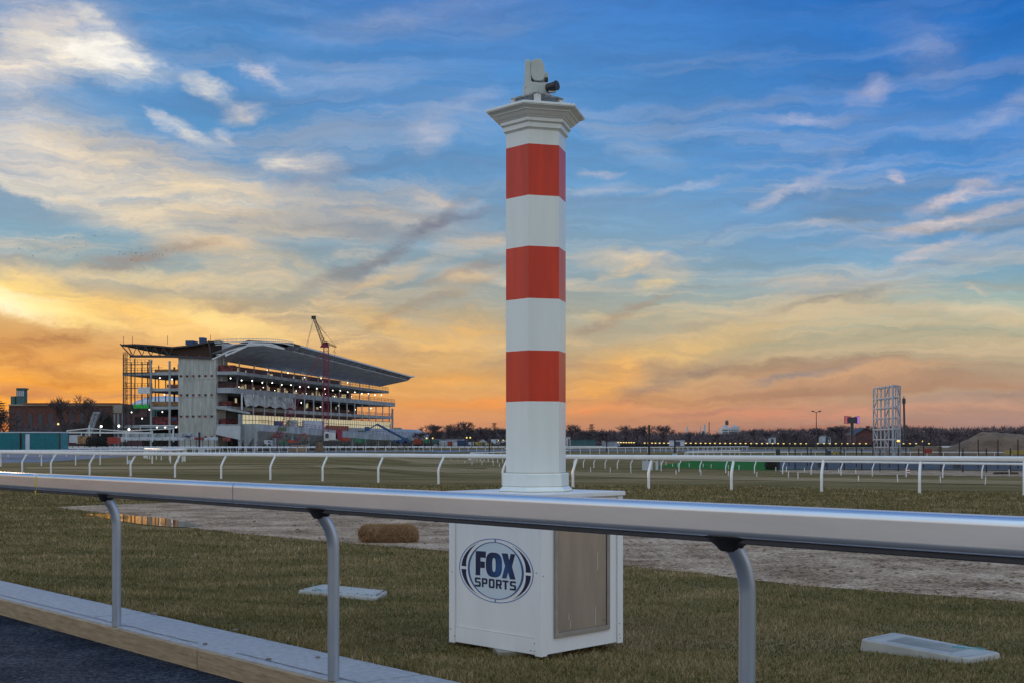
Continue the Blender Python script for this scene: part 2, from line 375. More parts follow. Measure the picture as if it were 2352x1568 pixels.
sm_ = np.clip(t_ / 1.6, 0, 1); z = .07 * (1 - sm_ * sm_ * (3 - 2 * sm_))
ss = .602 * x + .798 * y - 35.5; keep = ss < 2; x, y, z, sc_ = x[keep], y[keep], z[keep], sc_[keep]
n = len(x)
nz = np.array([mnoise.noise(Vector((a * .9, b_ * 1.6, 0))) + .6 * mnoise.noise(Vector((a * 4, b_ * 5, 3))) for a, b_ in zip(x[::4], y[::4])]).repeat(4)[:n]
nz = np.concatenate([nz, np.zeros(n - len(nz))]) if len(nz) < n else nz
# neighbours in the list are not neighbours on the lawn, so evaluate patchiness on a coarse grid instead
gx = np.linspace(-22, 22, 300); gy = np.linspace(4, 43, 300)
grid = np.array([[mnoise.noise(Vector((a * .8, b_ * 1.5, 0))) + .7 * mnoise.noise(Vector((a * 3.1, b_ * 4, 3))) for a in gx] for b_ in gy])
nz = grid[np.clip(((y - 4) / 39 * 299).astype(int), 0, 299), np.clip(((x + 22) / 44 * 299).astype(int), 0, 299)]
te = perp(x, y) - KERB
hgt = (.012 + .018 * rs.rand(n)) * (1 + .35 * nz) * np.sqrt(sc_) * np.where(te < .07, 1.9, 1) * np.where(rs.rand(n) < .03, 1.9, 1) ; wid = (.0022 + .002 * rs.rand(n)) * sc_
an = rs.rand(n) * 6.283; le = hgt * (rs.rand(n) * 1.1); la = rs.rand(n) * 6.283
co = np.zeros((n, 3, 3), np.float32)
co[:, 0, 0] = x - np.cos(an) * wid; co[:, 0, 1] = y - np.sin(an) * wid; co[:, 0, 2] = z - .002
co[:, 1, 0] = x + np.cos(an) * wid; co[:, 1, 1] = y + np.sin(an) * wid; co[:, 1, 2] = z - .002
co[:, 2, 0] = x + np.cos(la) * le; co[:, 2, 1] = y + np.sin(la) * le; co[:, 2, 2] = z + hgt
me = bpy.data.meshes.new('grass'); me.vertices.add(n * 3); me.vertices.foreach_set('co', co.ravel())
me.loops.add(n * 3); me.loops.foreach_set('vertex_index', np.arange(n * 3, dtype=np.int32))
me.polygons.add(n); me.polygons.foreach_set('loop_start', np.arange(0, n * 3, 3, dtype=np.int32)); me.polygons.foreach_set('loop_total', np.full(n, 3, np.int32))
me.update(calc_edges=True)
tint = np.clip(.47 + .36 * nz + (rs.rand(n) - .5) * .75, 0, 1).astype(np.float32)
a_ = me.attributes.new('tint', 'FLOAT', 'POINT'); a_.data.foreach_set('value', tint.repeat(3))
me.materials.append(M['blades']); o = bpy.data.objects.new('grass', me); COL.objects.link(o)
tag(o, 'short winter grass, olive and straw coloured, between the kerb and the second rail', 'grass', kind='stuff')

# clods on the sand
mb = MB(); r2 = random.Random(5)
for i in range(2200):
    px = r2.uniform(150, 2340); py = r2.uniform(1165, 1372); w = G(px, py)
    if not inpoly(np.array([w.x]), np.array([w.y]), sand)[0] or inpoly(np.array([w.x]), np.array([w.y]), pud)[0]: continue
    s_ = .005 + .022 * r2.random() ** 2.5; mb.lathe((w.x, w.y, w.z + .004), [(s_, 0), (s_ * .8, s_ * .5), (s_ * .2, s_ * .8)], 5, r2.random() * 3, sx=r2.uniform(1, 1.8))
tag(mb.build('clods', 'soil'), 'small dark clods scattered over the sand track', 'clods', kind='stuff')

# ================================================================== RAILS
def spline(pts, n):
    pts = [Vector(p) for p in pts]; out = []
    for i in range(len(pts) - 1):
        p0 = pts[max(i - 1, 0)]; p1 = pts[i]; p2 = pts[i + 1]; p3 = pts[min(i + 2, len(pts) - 1)]
        for k in range(n):
            t = k / n; out.append(.5 * ((2 * p1) + (p2 - p0) * t + (2 * p0 - 5 * p1 + 4 * p2 - p3) * t * t + (3 * p1 - p0 - 3 * p2 + p3) * t ** 3))
    out.append(pts[-1]); return out
def sweep(mb, path, prof):                          # prof: (q, z); q across the path to its left
    i0 = len(mb.v); n = len(prof)
    for k, p in enumerate(path):
        t = path[min(k + 1, len(path) - 1)] - path[max(k - 1, 0)]; t.z = 0; t.normalize(); a = Vector((-t.y, t.x, 0))
        for q, z in prof: mb.v.append(tuple(p + a * q + Vector((0, 0, z))))
    for k in range(len(path) - 1):
        for j in range(n): mb.f.append((i0 + k * n + j, i0 + k * n + (j + 1) % n, i0 + (k + 1) * n + (j + 1) % n, i0 + (k + 1) * n + j))
    mb.f.append(tuple(i0 + j for j in reversed(range(n)))); mb.f.append(tuple(i0 + (len(path) - 1) * n + j for j in range(n)))
def rprof(w, h, r_, top, cx=0, seg=4, flat=0):
    out = []
    for (sx, sz, a0) in ((1, 1, 0), (-1, 1, 90), (-1, -1, 180), (1, -1, 270)):
        cc_ = (cx + sx * (w / 2 - r_), top - h / 2 + sz * (h / 2 - r_)); a1 = R(a0); a2 = R(a0 + 90)
        if flat: out.append((cc_[0] + r_ * math.cos(a1) + flat * math.sin(a1), cc_[1] + r_ * math.sin(a1) - flat * math.cos(a1)))
        for k in range(seg + 1):
            a = R(a0 + 90 * k / seg); out.append((cx + sx * (w / 2 - r_) + r_ * math.cos(a), top - h / 2 + sz * (h / 2 - r_) + r_ * math.sin(a)))
        if flat: out.append((cc_[0] + r_ * math.cos(a2) - flat * math.sin(a2), cc_[1] + r_ * math.sin(a2) + flat * math.cos(a2)))
    return out
RH = 1.082
pm = {}
def post_mesh(off, rad=.042, deep=.25):
    key = (off, rad)
    if key not in pm:
        mb = MB(); mb.tube([(0, 0, -deep), (0, 0, .30), (0, 0, .52), (0, off * .28, .68), (0, off, RH - .10)], rad, 8)
        o = mb.build('post', 'rail_white', smooth='auto'); pm[key] = o.data; bpy.data.objects.remove(o)
    return pm[key]
def rail(label, pts, off=.29, spacing=2.8, posts=None, beam_h=.155, cat='rail', rad=.042, smooth=8, close=.0):
    path = spline(pts, smooth) if len(pts) > 2 else [Vector(p) for p in pts]
    root = thing('running_rail', label, cat, path[0], 'white racecourse rails')
    def side(t): return Vector((-t.y, t.x, 0)).normalized()
    op = []
    for k, p in enumerate(path):
        t = path[min(k + 1, len(path) - 1)] - path[max(k - 1, 0)]; op.append(p + side(t) * off)
    mb = MB(); sweep(mb, op, rprof(.13, beam_h, .035, RH, seg=3)); mb.build('top_rail', 'rail_white', root, smooth='auto')
    if posts is None:
        posts = []; acc = spacing * .4
        for a, b_ in zip(path, path[1:]):
            L_ = (b_ - a).length
            while acc < L_: posts.append((a.lerp(b_, acc / L_), b_ - a)); acc += spacing
            acc -= L_
    else:
        posts = [(p, min(zip(path, path[1:]), key=lambda s_: ((s_[0] + s_[1]) / 2 - p).length)) for p in posts]; posts = [(p, s_[1] - s_[0]) for p, s_ in posts]
    posts.sort(key=lambda a: a[0].length)
    for i, (p, t) in enumerate(posts[:100]):
        c = bpy.data.objects.new('post', post_mesh(off, rad)); COL.objects.link(c); c.parent = root; c.location = p - path[0]; c.rotation_euler.z = math.atan2(t.y, t.x)
    if len(posts) > 100:
        mb = MB()
        for p, t in posts[100:]:
            s_ = side(t) * off; mb.tube([p - Vector((0, 0, .3)), p + Vector((0, 0, .5)), p + s_ + Vector((0, 0, RH - .1))], rad, 5)
        o = mb.build('post', 'rail_white', root); o['kind'] = 'stuff'
    return root
# the second rail, across the turf
r2p = [(51, 1083.7), (117, 1086.8), (206, 1090.2), (300, 1093), (402, 1096), (508, 1098.6), (621, 1101.4), (741, 1104), (869, 1107), (1007, 1111), (1155, 1115), (1316, 1119.2), (1490, 1122.6), (1680, 1126), (1887, 1129.6), (2112, 1133.2)]
r2w = []
for x_, y_ in r2p:
    k = (y_ - YH) / 1.405; r2w.append(Vector(((x_ - CX) / k, F / k, 0)))
d1 = (r2w[0] - r2w[1]); d2 = (r2w[-1] - r2w[-2])
full = [r2w[0] + d1 * 4, r2w[0] + d1 * 2, r2w[0] + d1] + r2w + [r2w[-1] + d2, r2w[-1] + d2 * 2, r2w[-1] + d2 * 3]
sp_ = [full[i] for i in (0, 2, 5, 8, 11, 14, 17, 19, 21)]
rail('long white running rail across the turf, first one behind the striped pillar', sp_, .29, posts=full, smooth=6)
def zpts(l): return [Vector(((x_ - CX) / F * d_, d_, T((x_ - CX) / F * d_, d_))) for x_, y_, d_ in l]
def gp(l): return [G(a, b_) for a, b_ in l]
rail('thinner inner rail with slanting posts, from a tight bend to the right edge',
     gp([(1303, 1045.5), (1200, 1049), (1120, 1051), (1082, 1053), (1078, 1056), (1095, 1058.5), (1155, 1062.6), (1250, 1068), (1346, 1073), (1458, 1078), (1597, 1083), (1770, 1086.8), (2063, 1094), (2344, 1100), (2600, 1105)]), .25, smooth=6)
rail('far white rail bending round in front of the truss tower', gp([(1700, 1046.5), (1600, 1048), (1572, 1051), (1600, 1052.5), (1700, 1051), (1850, 1050), (2000, 1050), (2352, 1052), (2600, 1054)]), .1, smooth=5)
rail('distant thin rail running right from behind the pillar', gp([(1160, 1041.5), (1303, 1040), (1500, 1037), (1720, 1034)]), .1, smooth=5)
rail('middle left rail that ends in a hairpin beside the pillar shaped board',
     gp([(-260, 1073), (-60, 1071), (60, 1069.6), (178, 1067.6), (240, 1066), (318, 1064.4), (391, 1062.5), (420, 1060), (424, 1058.4), (405, 1057), (375, 1056), (350, 1054.2), (335, 1052), (331, 1049.5), (345, 1046.5), (380, 1044)]), -.1, smooth=6)
rail('left track rail with short posts in front of the teal containers', gp([(-250, 1053), (0, 1050), (130, 1048), (280, 1045.3), (450, 1042), (590, 1040)]), .1, smooth=5)
rail('long straight rail in front of the unfinished grandstand', gp([(380, 1042), (560, 1039.3), (760, 1037.4), (1165, 1035), (1303, 1034.4)]), .1, smooth=5, beam_h=.22)
rail('rail on the far side of the dirt track below the grandstand site', [gd(140, 272), gd(600, 285), gd(1000, 300)], .1, smooth=5, beam_h=.2)
rail('thick far white rail below the row of amber lamps', [gd(1160, 420), gd(1700, 400), gd(2450, 380)], .1, smooth=5, beam_h=.45)

# the near rail
tA, tB = -3.3, 8.2
root = thing('running_rail', 'big near aluminium rail crossing the whole picture in front of the box', 'rail', K(0, 0, kz), 'white racecourse rails')
QC = -.045
top = 1.171
prof = rprof(.135, .128, .027, top, QC, 7, .003)
def tx(px, zz):                                     # where the column px meets the near rail line
    # K(t,QC): x/y = (px-CX)/F
    c = (px - CX) / F; ax, ay = P0[0] + RN[0] * QC, P0[1] + RN[1] * QC
    return (c * ay - ax) / (RD[0] - c * RD[1])
js = [tA, tx(102, top), tx(557, top), tB]
for a, b_ in zip(js, js[1:]):
    mb = MB(); path = [K(a + .004, 0, 0).lerp(K(b_ - .004, 0, 0), i / 6) for i in range(7)]
    sweep(mb, path, [(q_, z_) for q_, z_ in prof]); mb.build('rail_section', 'rail_metal', root, smooth='auto')
mb = MB(); sweep(mb, [K(tA, 0, 0), K(tB, 0, 0)], rprof(.122, .115, .030, top - .006, QC, 4)); mb.build('rail_core', 'rail_seam', root)
mb = MB(); sweep(mb, [K(tA, 0, 0), K(tB, 0, 0)], rprof(.085, .022, .004, top - .1265, QC, 1)); mb.build('bottom_channel', 'rail_seam', root)
t1 = js[1]
mb = MB(); sweep(mb, [K(t1 - .012, 0, 0), K(t1 + .012, 0, 0)], rprof(.139, .132, .036, top + .002, QC, 5)); mb.prism([K(t1 - .02, QC - .07, top - .13), K(t1 + .012, QC - .07, top - .13), K(t1 - .0, QC - .072, top - .17)], (.002, .002, 0)); mb.build('tape', 'yellow_tape', root, smooth='auto')
for i, sh in ((-1, 0), (0, 0), (1, 0), (2, -.005), (3, 0)):
    tt = 2.76 * i + (.06 if i == 2 else 0); b0 = K(tt, 0, kz - .2)
    lean = Vector((sh, 0, 0))
    hp = [(0, .0), (0, .5), (0, .73), (-.003, .77), (-.010, .805), (-.020, .84), (-.033, .870), (-.048, .895), (-.060, .915)]
    pts = []
    for j, (q_, z_) in enumerate(hp):
        p = K(tt - .35 * abs(q_), q_, z_ + kz); p += lean * (1 - z_ / .9); pts.append(p)
    pts[0].z = kz + .001
    mb = MB(); mb.tube(pts, .0325, 20); p_o = mb.build('post', 'post_metal', root, smooth='auto')
    e_ = pts[-1]
    mb = MB(); c0 = K(tt - .045, QC - .012, top - .128)
    ax = Vector((RD[0], RD[1], 0)); ay = Vector((RN[0], RN[1], 0)); i0 = len(mb.v); n = 14
    rings = [(.115, .058, 0, 0), (.095, .052, -.012, .0), (.06, .046, -.032, .0), (.045, .040, -.052, .01)]
    for (ra, rb, dz, dx) in rings:
        for j in range(n):
            a_ = 2 * math.pi * j / n; mb.v.append(tuple(c0 + ax * (ra * math.cos(a_) + dx) + ay * (rb * math.sin(a_)) + Vector((0, 0, dz))))
    for k_ in range(3):
        for j in range(n): mb.f.append((i0 + k_ * n + j, i0 + k_ * n + (j + 1) % n, i0 + (k_ + 1) * n + (j + 1) % n, i0 + (k_ + 1) * n + j))
    mb.f.append(tuple(i0 + j for j in range(n))); mb.f.append(tuple(i0 + 3 * n + j for j in range(n)))
    mb.build('bracket', 'bracket_dark', root, smooth='auto')

# small white stakes in the turf
st = [(1117.5, 1060, 20), (1046, 1064, 6), (1059, 1065, 8), (1087, 1067, 5), (1119, 1071, 14), (1142, 1069, 10)]
stk = [(x_ , y_) for x_, y_ in [(1020, 1058), (1036, 1059.5), (1052, 1061), (1068, 1063.5), (1084, 1066), (1107, 1066.5), (1133, 1068), (1147, 1071),
       (1357, 1082), (1402, 1084), (1449, 1085.5), (1553, 1088.5), (1610, 1090.5), (1673, 1092.5), (1738, 1094.5), (1811, 1097), (1518, 1066), (1530, 1067.5), (1545, 1070.5), (1557, 1071.5), (1583, 1072), (1615, 1072.5), (1633, 1074), (1673, 1077), (1697, 1078),
       (1833, 1098.5), (1972, 1104), (2062, 1106), (1848, 1084), (2160, 1107), (2263, 1112), (1782, 1082), (1806, 1083), (1966, 1088), (2318, 1090), (1927, 1086)]]
sm0 = MB(); sm0.lathe((0, 0, 0), [(.028, -.1), (.028, .36), (.022, .40)], 8); so = sm0.build('turf_stake', 'rail_white')
for i, (x_, y_) in enumerate(stk):
    c = so if i == 0 else so.copy()
    if i: COL.objects.link(c)
    c.location = G(x_, y_); c.rotation_euler = (rnd.uniform(-.06, .06), rnd.uniform(-.06, .06), 0); k_ = rnd.uniform(.8, 1.2); c.scale = (1, 1, k_)
    tag(c, 'small thin white stake standing in the turf beyond the second rail', 'stake', 'white marker stakes in the turf')
# ================================================================== STRIPED PILLAR ON ITS BOX
A0, N0, B0 = Vector((-.435, 8.41)), Vector((.187, 7.80)), None
nl = (A0 - N0); wl = nl.length; nl.normalize(); nr = Vector((-nl.y, nl.x)) * -1      # along the left face, along the right face
if nr.x < 0: nr = -nr
wr = .825
C2 = (N0 + nl * wl / 2 + nr * wr / 2)
zb, zt_ = .05, 1.084
pil = thing('camera_pillar', 'tall red and white striped pillar with a cornice, standing on a white box', 'pillar', (C2.x, C2.y, 0))
def FB(a, b_, z): p = N0 + nl * a + nr * b_; return Vector((p.x, p.y, z))             # a along left face, b along right face
mb = MB(); mb.prism([FB(.012, .012, zb), FB(wl - .012, .012, zb), FB(wl - .012, wr - .012, zb), FB(.012, wr - .012, zb)], (0, 0, zt_ - zb - .03)); body = mb.build('box', 'box_paint', pil)
mb = MB(); mb.prism([FB(-.012, -.012, zt_ - .03), FB(wl + .012, -.012, zt_ - .03), FB(wl + .012, wr + .012, zt_ - .03), FB(-.012, wr + .012, zt_ - .03)], (0, 0, .03)); mb.build('box_lid', 'box_paint', pil, bevel=.004)
for (a, b_) in ((0, 0), (wl, 0), (0, wr), (wl, wr)):
    sa = 1 if a == 0 else -1; sb = 1 if b_ == 0 else -1; w = .058
    mb = MB(); mb.prism([FB(a, b_, zb - .008), FB(a + sa * w, b_, zb - .008), FB(a + sa * w, b_ + sb * .012, zb - .008), FB(a + sa * .012, b_ + sb * .012, zb - .008), FB(a + sa * .012, b_ + sb * w, zb - .008), FB(a, b_ + sb * w, zb - .008)], (0, 0, zt_ - zb - .024))
    mb.build('corner_trim', 'box_paint', pil, bevel=.002)
mb = MB(); mb.prism([FB(.060, .003, zb), FB(wl - .060, .003, zb), FB(wl - .060, .0115, zb), FB(.060, .0115, zb)], (0, 0, .105)); mb.build('bottom_trim', 'box_paint', pil, bevel=.002)
mb = MB(); mb.quad(FB(.060, .0025, zb + .1052), FB(wl - .060, .0025, zb + .1052), FB(wl - .060, .0025, zb + .1075), FB(.060, .0025, zb + .1075)); mb.build('caulk_line', 'caulk', pil)
def facept(px, py, plane):                        # ray through a photograph point meets a face of the box
    dr = Vector(((px - CX) / F, 1, -(py - YH) / F)); n2 = (-nr if plane == 'L' else -nl); p0 = N0
    tt = (p0.x * n2.x + p0.y * n2.y) / (dr.x * n2.x + dr.y * n2.y); p = dr * tt + Vector((0, 0, H)); q_ = Vector((p.x, p.y)) - N0
    return (q_.dot(nl) if plane == 'L' else q_.dot(nr)), p.z
def c5(cx, cy): return (1750 + cx / 2.01) * .5742, (1900 + cy / 2.01) * .5742
# window in the right face
a0, z1 = facept(*c5(945, 1305), 'R'); a1, z0 = facept(*c5(1386, 1240), 'R'); zlo = (z1 + z0) / 2; zhi = zt_ - .085
def rect_frame(mb, a0, a1, z0, z1, w, t0, t1):
    for (p, q_, r_, s_) in ((a0, a1, z0, z0 + w), (a0, a1, z1 - w, z1), (a0, a0 + w, z0 + w, z1 - w), (a1 - w, a1, z0 + w, z1 - w)):
        mb.prism([FB(t0, p, r_), FB(t0, q_, r_), FB(t0, q_, s_), FB(t0, p, s_)], Vector((nl.x, nl.y, 0)) * (t1 - t0))
mb = MB(); rect_frame(mb, a0, a1, zlo, zhi, .032, -.004, .014); wf = mb.build('window_frame', 'pane_frame', pil, bevel=.003)
mb = MB(); rect_frame(mb, a0 + .026, a1 - .026, zlo + .026, zhi - .026, .008, -.0015, .0125); mb.build('gasket', 'rail_seam', pil)
mb = MB(); mb.prism([FB(.004, a0 + .03, zlo + .03), FB(.004, a1 - .03, zlo + .03), FB(.004, a1 - .03, zhi - .03), FB(.004, a0 + .03, zhi - .03)], Vector((nl.x, nl.y, 0)) * .006); mb.build('window_pane', 'pane', pil)
mb = MB()
for (cx, cy0, cy1) in ((1073, 1165, 1225), (1275, 1050, 1205), (1290, 620, 760), (1060, 1110, 1160)):
    u0, v0 = facept(*c5(cx, cy0), 'R'); u1, v1 = facept(*c5(cx, cy1), 'R'); mb.prism([FB(.003, u0, v0), FB(.003, u0 + .0018, v0), FB(.003, u0 + .0022, v1), FB(.003, u0, v1)], Vector((nl.x, nl.y, 0)) * .0008)
mb.build('scratch', 'white_paint', pil)
mb = MB()
for pl, pts in (('L', [(118, 773), (108, 1233), (137, 1290), (795, 783), (780, 1350), (781, 1412), (750, 1407)]), ('R', [(850, 810), (1462, 1188), (1465, 1276), (1468, 1305), (1340, 1157)])):
    for cx, cy in pts:
        u, v_ = facept(*c5(cx, cy), pl); p = FB(u, -.0005, v_) if pl == 'L' else FB(-.0005, u, v_); n_ = Vector((nr.x, nr.y, 0)) if pl == 'L' else Vector((nl.x, nl.y, 0))
        mb.tube([p - n_ * .002, p + n_ * .003], .0035, 6)
mb.build('screw', 'bracket_dark', pil)
# concrete footing, showing under the box
f0 = G(1144, 1505)
mb = MB(); mb.prism([(f0.x, f0.y, -.05), (f0.x + .42, f0.y + .10, -.05), (f0.x + .36, f0.y + .62, -.05), (f0.x - .1, f0.y + .52, -.05)], (0, 0, zb + .05 - .001)); mb.build('footing', 'pane_frame', pil)

# the printed emblem on the left face
def LF(a, z, lift): p = FB(a, 0, z); n_ = -Vector((nr.x, nr.y, 0)); return p + n_ * (lift - .012)
def lay(mb, uv, l0, l1):                          # polygon in face coordinates, given thickness
    mb.prism([LF(a, z, l0) for a, z in uv], -Vector((nr.x, nr.y, 0)) * (l1 - l0))
cu, cz = facept(*c5(458, 767), 'L'); uL, _ = facept(*c5(165, 740), 'L'); uR, _ = facept(*c5(762, 795), 'L'); _, zT = facept(*c5(445, 507), 'L'); _, zB = facept(*c5(475, 1027), 'L')
cu = (uL + uR) / 2; cz = (zT + zB) / 2; ru = abs(uL - uR) / 2; rv = abs(zT - zB) / 2
def E(t, k, ku=None): return (cu + ru * (ku or k) * -math.cos(t), cz + rv * k * math.sin(t))      # -cos: image right is towards the near corner (a = 0)
def ring(mb, k0, k1, ku0, ku1, t0, t1, n, l0, l1):
    for i in range(n):
        a, b_ = t0 + (t1 - t0) * i / n, t0 + (t1 - t0) * (i + 1) / n
        f0_, f1_ = (k0(a), k0(b_)) if callable(k0) else (k0, k0); g0, g1 = (ku0(a), ku0(b_)) if callable(ku0) else (ku0, ku0)
        lay(mb, [E(a, f0_, g0), E(b_, f1_, g1), E(b_, k1, ku1), E(a, k1, ku1)], l0, l1)
emb = MB(); lay(emb, [E(2 * math.pi * i / 64, .868, .735) for i in range(64)], .0004, .0009); emb.build('emblem_disc', 'logo_disc', pil)
mb = MB(); ring(mb, .975, 1, .978, 1, 0, 2 * math.pi, 96, .0004, .0012)
for sg in (1, -1):
    lay(mb, [(cu - .006, cz + sg * rv * .90), (cu + .006, cz + sg * rv * .90), (cu + .006, cz + sg * rv * .974), (cu - .006, cz + sg * rv * .974)], .0004, .0012)
mb.build('emblem_outer_ring', 'logo_ring', pil)
mb = MB(); ring(mb, .868, .893, lambda t: .735 - .035 * abs(math.cos(t)), .755, 0, 2 * math.pi, 96, .0010, .0016); mb.build('emblem_inner_ring', 'logo_ring_dark', pil)
for s0, s1 in ((1, 1), (1, -1), (-1, 1), (-1, -1)):
    mb = MB(); n = 22
    for i in range(n):
        def pp(u_):
            th = R(3 + 57 * u_); w = (1 - u_) ** .9
            o_ = (.935 * math.cos(th), .935 * math.sin(th)); k_i = .935 - .135 * w
            q_ = (k_i * math.cos(th), (k_i + .01) * math.sin(th)); return [(cu + s0 * ru * o_[0], cz + s1 * rv * o_[1]), (cu + s0 * ru * q_[0], cz + s1 * rv * q_[1])]
        A_, B_ = pp(i / n), pp((i + 1) / n); lay(mb, [A_[0], B_[0], B_[1], A_[1]], .0004, .0012)
    mb.build('emblem_arc', 'logo_navy', pil)
# lettering material: navy to blue, printed
m = bpy.data.materials.new('letter_print'); m.use_nodes = True; N = m.node_tree.nodes; L = m.node_tree.links
b = N['Principled BSDF']; b.inputs['Roughness'].default_value = .4; tc = N.new('ShaderNodeTexCoord'); vs = N.new('ShaderNodeVectorMath'); vs.operation = 'DISTANCE'
cc = LF(*facept(*c5(500, 760), 'L'), 0) - WL[pil.name]; vs.inputs[1].default_value = cc; L.new(tc.outputs['Object'], vs.inputs[0])
mr = N.new('ShaderNodeMapRange'); mr.inputs[1].default_value = .0; mr.inputs[2].default_value = .14; L.new(vs.outputs['Value'], mr.inputs[0]); r = N.new('ShaderNodeValToRGB'); L.new(mr.outputs[0], r.inputs[0])
r.color_ramp.elements[0].color = (.012, .09, .28, 1); r.color_ramp.elements[1].color = (.003, .012, .06, 1); L.new(r.outputs[0], b.inputs['Base Color']); M['letter_print'] = m
def cf(l): return [facept(*c5(a, b_), 'L') for a, b_ in l]
def letter(polys, m_='letter_print'):
    mb = MB()
    for p in polys: lay(mb, cf(p), .0011, .002)
    return mb.build('letter', m_, pil)
letter([[(299, 606), (338, 608), (334, 803), (297, 800)], [(338.5, 608.5), (380, 611), (380, 663), (337.8, 659)], [(337.6, 690), (371, 693), (371, 744), (336.6, 742)]])
mb = MB(); n = 48
def oc(t, rx, ry): 
    c_, s_ = math.cos(t), math.sin(t); e_ = .72; x_ = rx * (abs(c_) ** e_) * (1 if c_ > 0 else -1); y_ = ry * (abs(s_) ** e_) * (1 if s_ > 0 else -1); return (445 + x_, 719 + y_ + x_ * .09)
for i in range(n):
    a, b_ = 2 * math.pi * i / n, 2 * math.pi * (i + 1) / n; lay(mb, cf([oc(a, 65, 99), oc(b_, 65, 99), oc(b_, 14, 56), oc(a, 14, 56)]), .0011, .002)
mb.build('letter', 'letter_print', pil)
letter([[(507, 625), (555, 628), (568, 683), (579, 631), (615, 633), (590, 733), (618, 837), (574, 834), (558, 778), (545, 829), (508, 826), (534, 727)]])
Pp = [[(0, 0), (.3, 0), (.3, 1), (0, 1)], [(.3, 0), (.86, 0), (1, .12), (.7, .2), (.3, .2)], [(1, .12), (1, .52), (.7, .45), (.7, .2)], [(1, .52), (.86, .64), (.3, .64), (.3, .45), (.7, .45)]]
GL = {'S': [[(.95, 0), (.15, 0), (0, .12), (0, .44), (.14, .58), (.70, .58), (.70, .80), (0, .80), (0, 1), (.86, 1), (1, .88), (1, .54), (.86, .40), (.30, .40), (.30, .20), (.95, .20)]],
      'P': Pp, 'R': Pp + [[(.45, .64), (.80, .64), (1, 1), (.66, 1)]], 'T': [[(0, 0), (1, 0), (1, .2), (0, .2)], [(.34, .2), (.66, .2), (.66, 1), (.34, 1)]],
      'O': [[(0, .12), (.3, .2), (.3, .8), (0, .88)], [(0, .12), (.15, 0), (.85, 0), (1, .12), (.7, .2), (.3, .2)], [(1, .12), (1, .88), (.7, .8), (.7, .2)], [(1, .88), (.85, 1), (.15, 1), (0, .88), (.3, .8), (.7, .8)]]}
for ch, x0, w_ in (('S', 291, 48), ('P', 348, 44), ('O', 403, 47), ('R', 460, 48), ('T', 514, 48), ('S', 573, 50)):
    letter([[(x0 + a * w_, 817 + b_ * 74 + (x0 + a * w_ - 291) * .108) for a, b_ in poly] for poly in GL[ch]], 'logo_navy')

# the shaft: hexagonal
yaw = R(15.3); hc = (C2.x - .002, C2.y)
hc = (.165, 8.37)
def hexa(mb, prof): mb.lathe((hc[0], hc[1], 0), prof, 6, yaw)
bands = [(1.16, 1.693, 'white_paint'), (1.693, 2.034, 'red_paint'), (2.034, 2.381, 'white_paint'), (2.381, 2.731, 'red_paint'), (2.731, 3.072, 'white_paint'), (3.072, 3.416, 'red_paint'), (3.416, 3.53, 'white_paint')]
for z0_, z1_, mm in bands:
    mb = MB(); hexa(mb, [(.2135, z0_), (.2135, z1_)]); mb.build('shaft_band', mm, pil, bevel=0)
mb = MB(); hexa(mb, [(.262, zt_), (.262, zt_ + .006), (.258, zt_ + .016), (.243, zt_ + .03), (.236, zt_ + .036), (.236, zt_ + .118), (.230, zt_ + .125), (.214, zt_ + .126)]); mb.build('shaft_base', 'white_paint', pil)
mb = MB(); hexa(mb, [(.264, zt_ + .0005), (.264, zt_ + .0035), (.26, zt_ + .0036)]); hexa(mb, [(.2365, zt_ + .034), (.2375, zt_ + .036), (.2365, zt_ + .038)]); hexa(mb, [(.2, zt_ + .1262), (.2155, zt_ + .1262), (.2155, zt_ + .129), (.2, zt_ + .129)]); mb.build('caulk_line', 'caulk', pil)
mb = MB(); hexa(mb, [(.2, 3.514), (.216, 3.514), (.222, 3.520), (.2325, 3.526), (.2325, 3.531), (.2325, 3.556), (.238, 3.560), (.2515, 3.565), (.2515, 3.586), (.258, 3.589), (.262, 3.592), (.266, 3.598), (.273, 3.600), (.280, 3.606),
     (.296, 3.622), (.3085, 3.627), (.3085, 3.631), (.318, 3.638), (.336, 3.645), (.349, 3.649), (.349, 3.653), (.355, 3.655), (.355, 3.667), (.349, 3.671), (.10, 3.672)]); mb.build('cornice', 'white_paint', pil)
# stand and the two cameras
rt = R(45)
tp = 3.768
stand = thing('camera_stand', 'low square metal stand on four legs on top of the pillar cornice', 'stand', (hc[0], hc[1], 3.672))
mb = MB(); mb.box((hc[0] + .008, hc[1], tp), (.255, .255, .014), rt); mb.build('plate', 'steel_dirty', stand, bevel=.003)
for dx, dy in ((-.15, 0), (.16, 0), (.006, -.15), (.006, .15)):
    mb = MB(); mb.box((hc[0] + dx, hc[1] + dy, 3.716), (.034, .034, .09), rt); mb.build('leg', 'trim_paint', stand)
def X4(cx): return ((1900 + cx / 3.734) * .5742 - CX) / 334.5
def Z4(cy): return H + (YH - (200 + cy / 3.734) * .5742) / 334.5
ptz = thing('broadcast_camera', 'grey pan and tilt camera with upright arm on top of the stand', 'camera', (X4(900), hc[1], tp + .007))
yb = hc[1]
mb = MB()
mb.lathe((X4(860), yb, tp + .007), [(.058, 0), (.06, .006), (.06, .016), (.064, .018)], 28); mb.build('base_ring', 'camera_dark', ptz, smooth='auto')
mb = MB(); mb.lathe((X4(862), yb, tp + .007), [(.066, .010), (.066, Z4(528) - tp - .007), (.064, Z4(522) - tp - .007)], 28); mb.box((X4(1000), yb, (Z4(522) + tp + .015) / 2), (.10, .10, Z4(522) - tp - .015), 0); mb.build('turntable', 'camera_plastic', ptz, smooth='auto', bevel=.006)
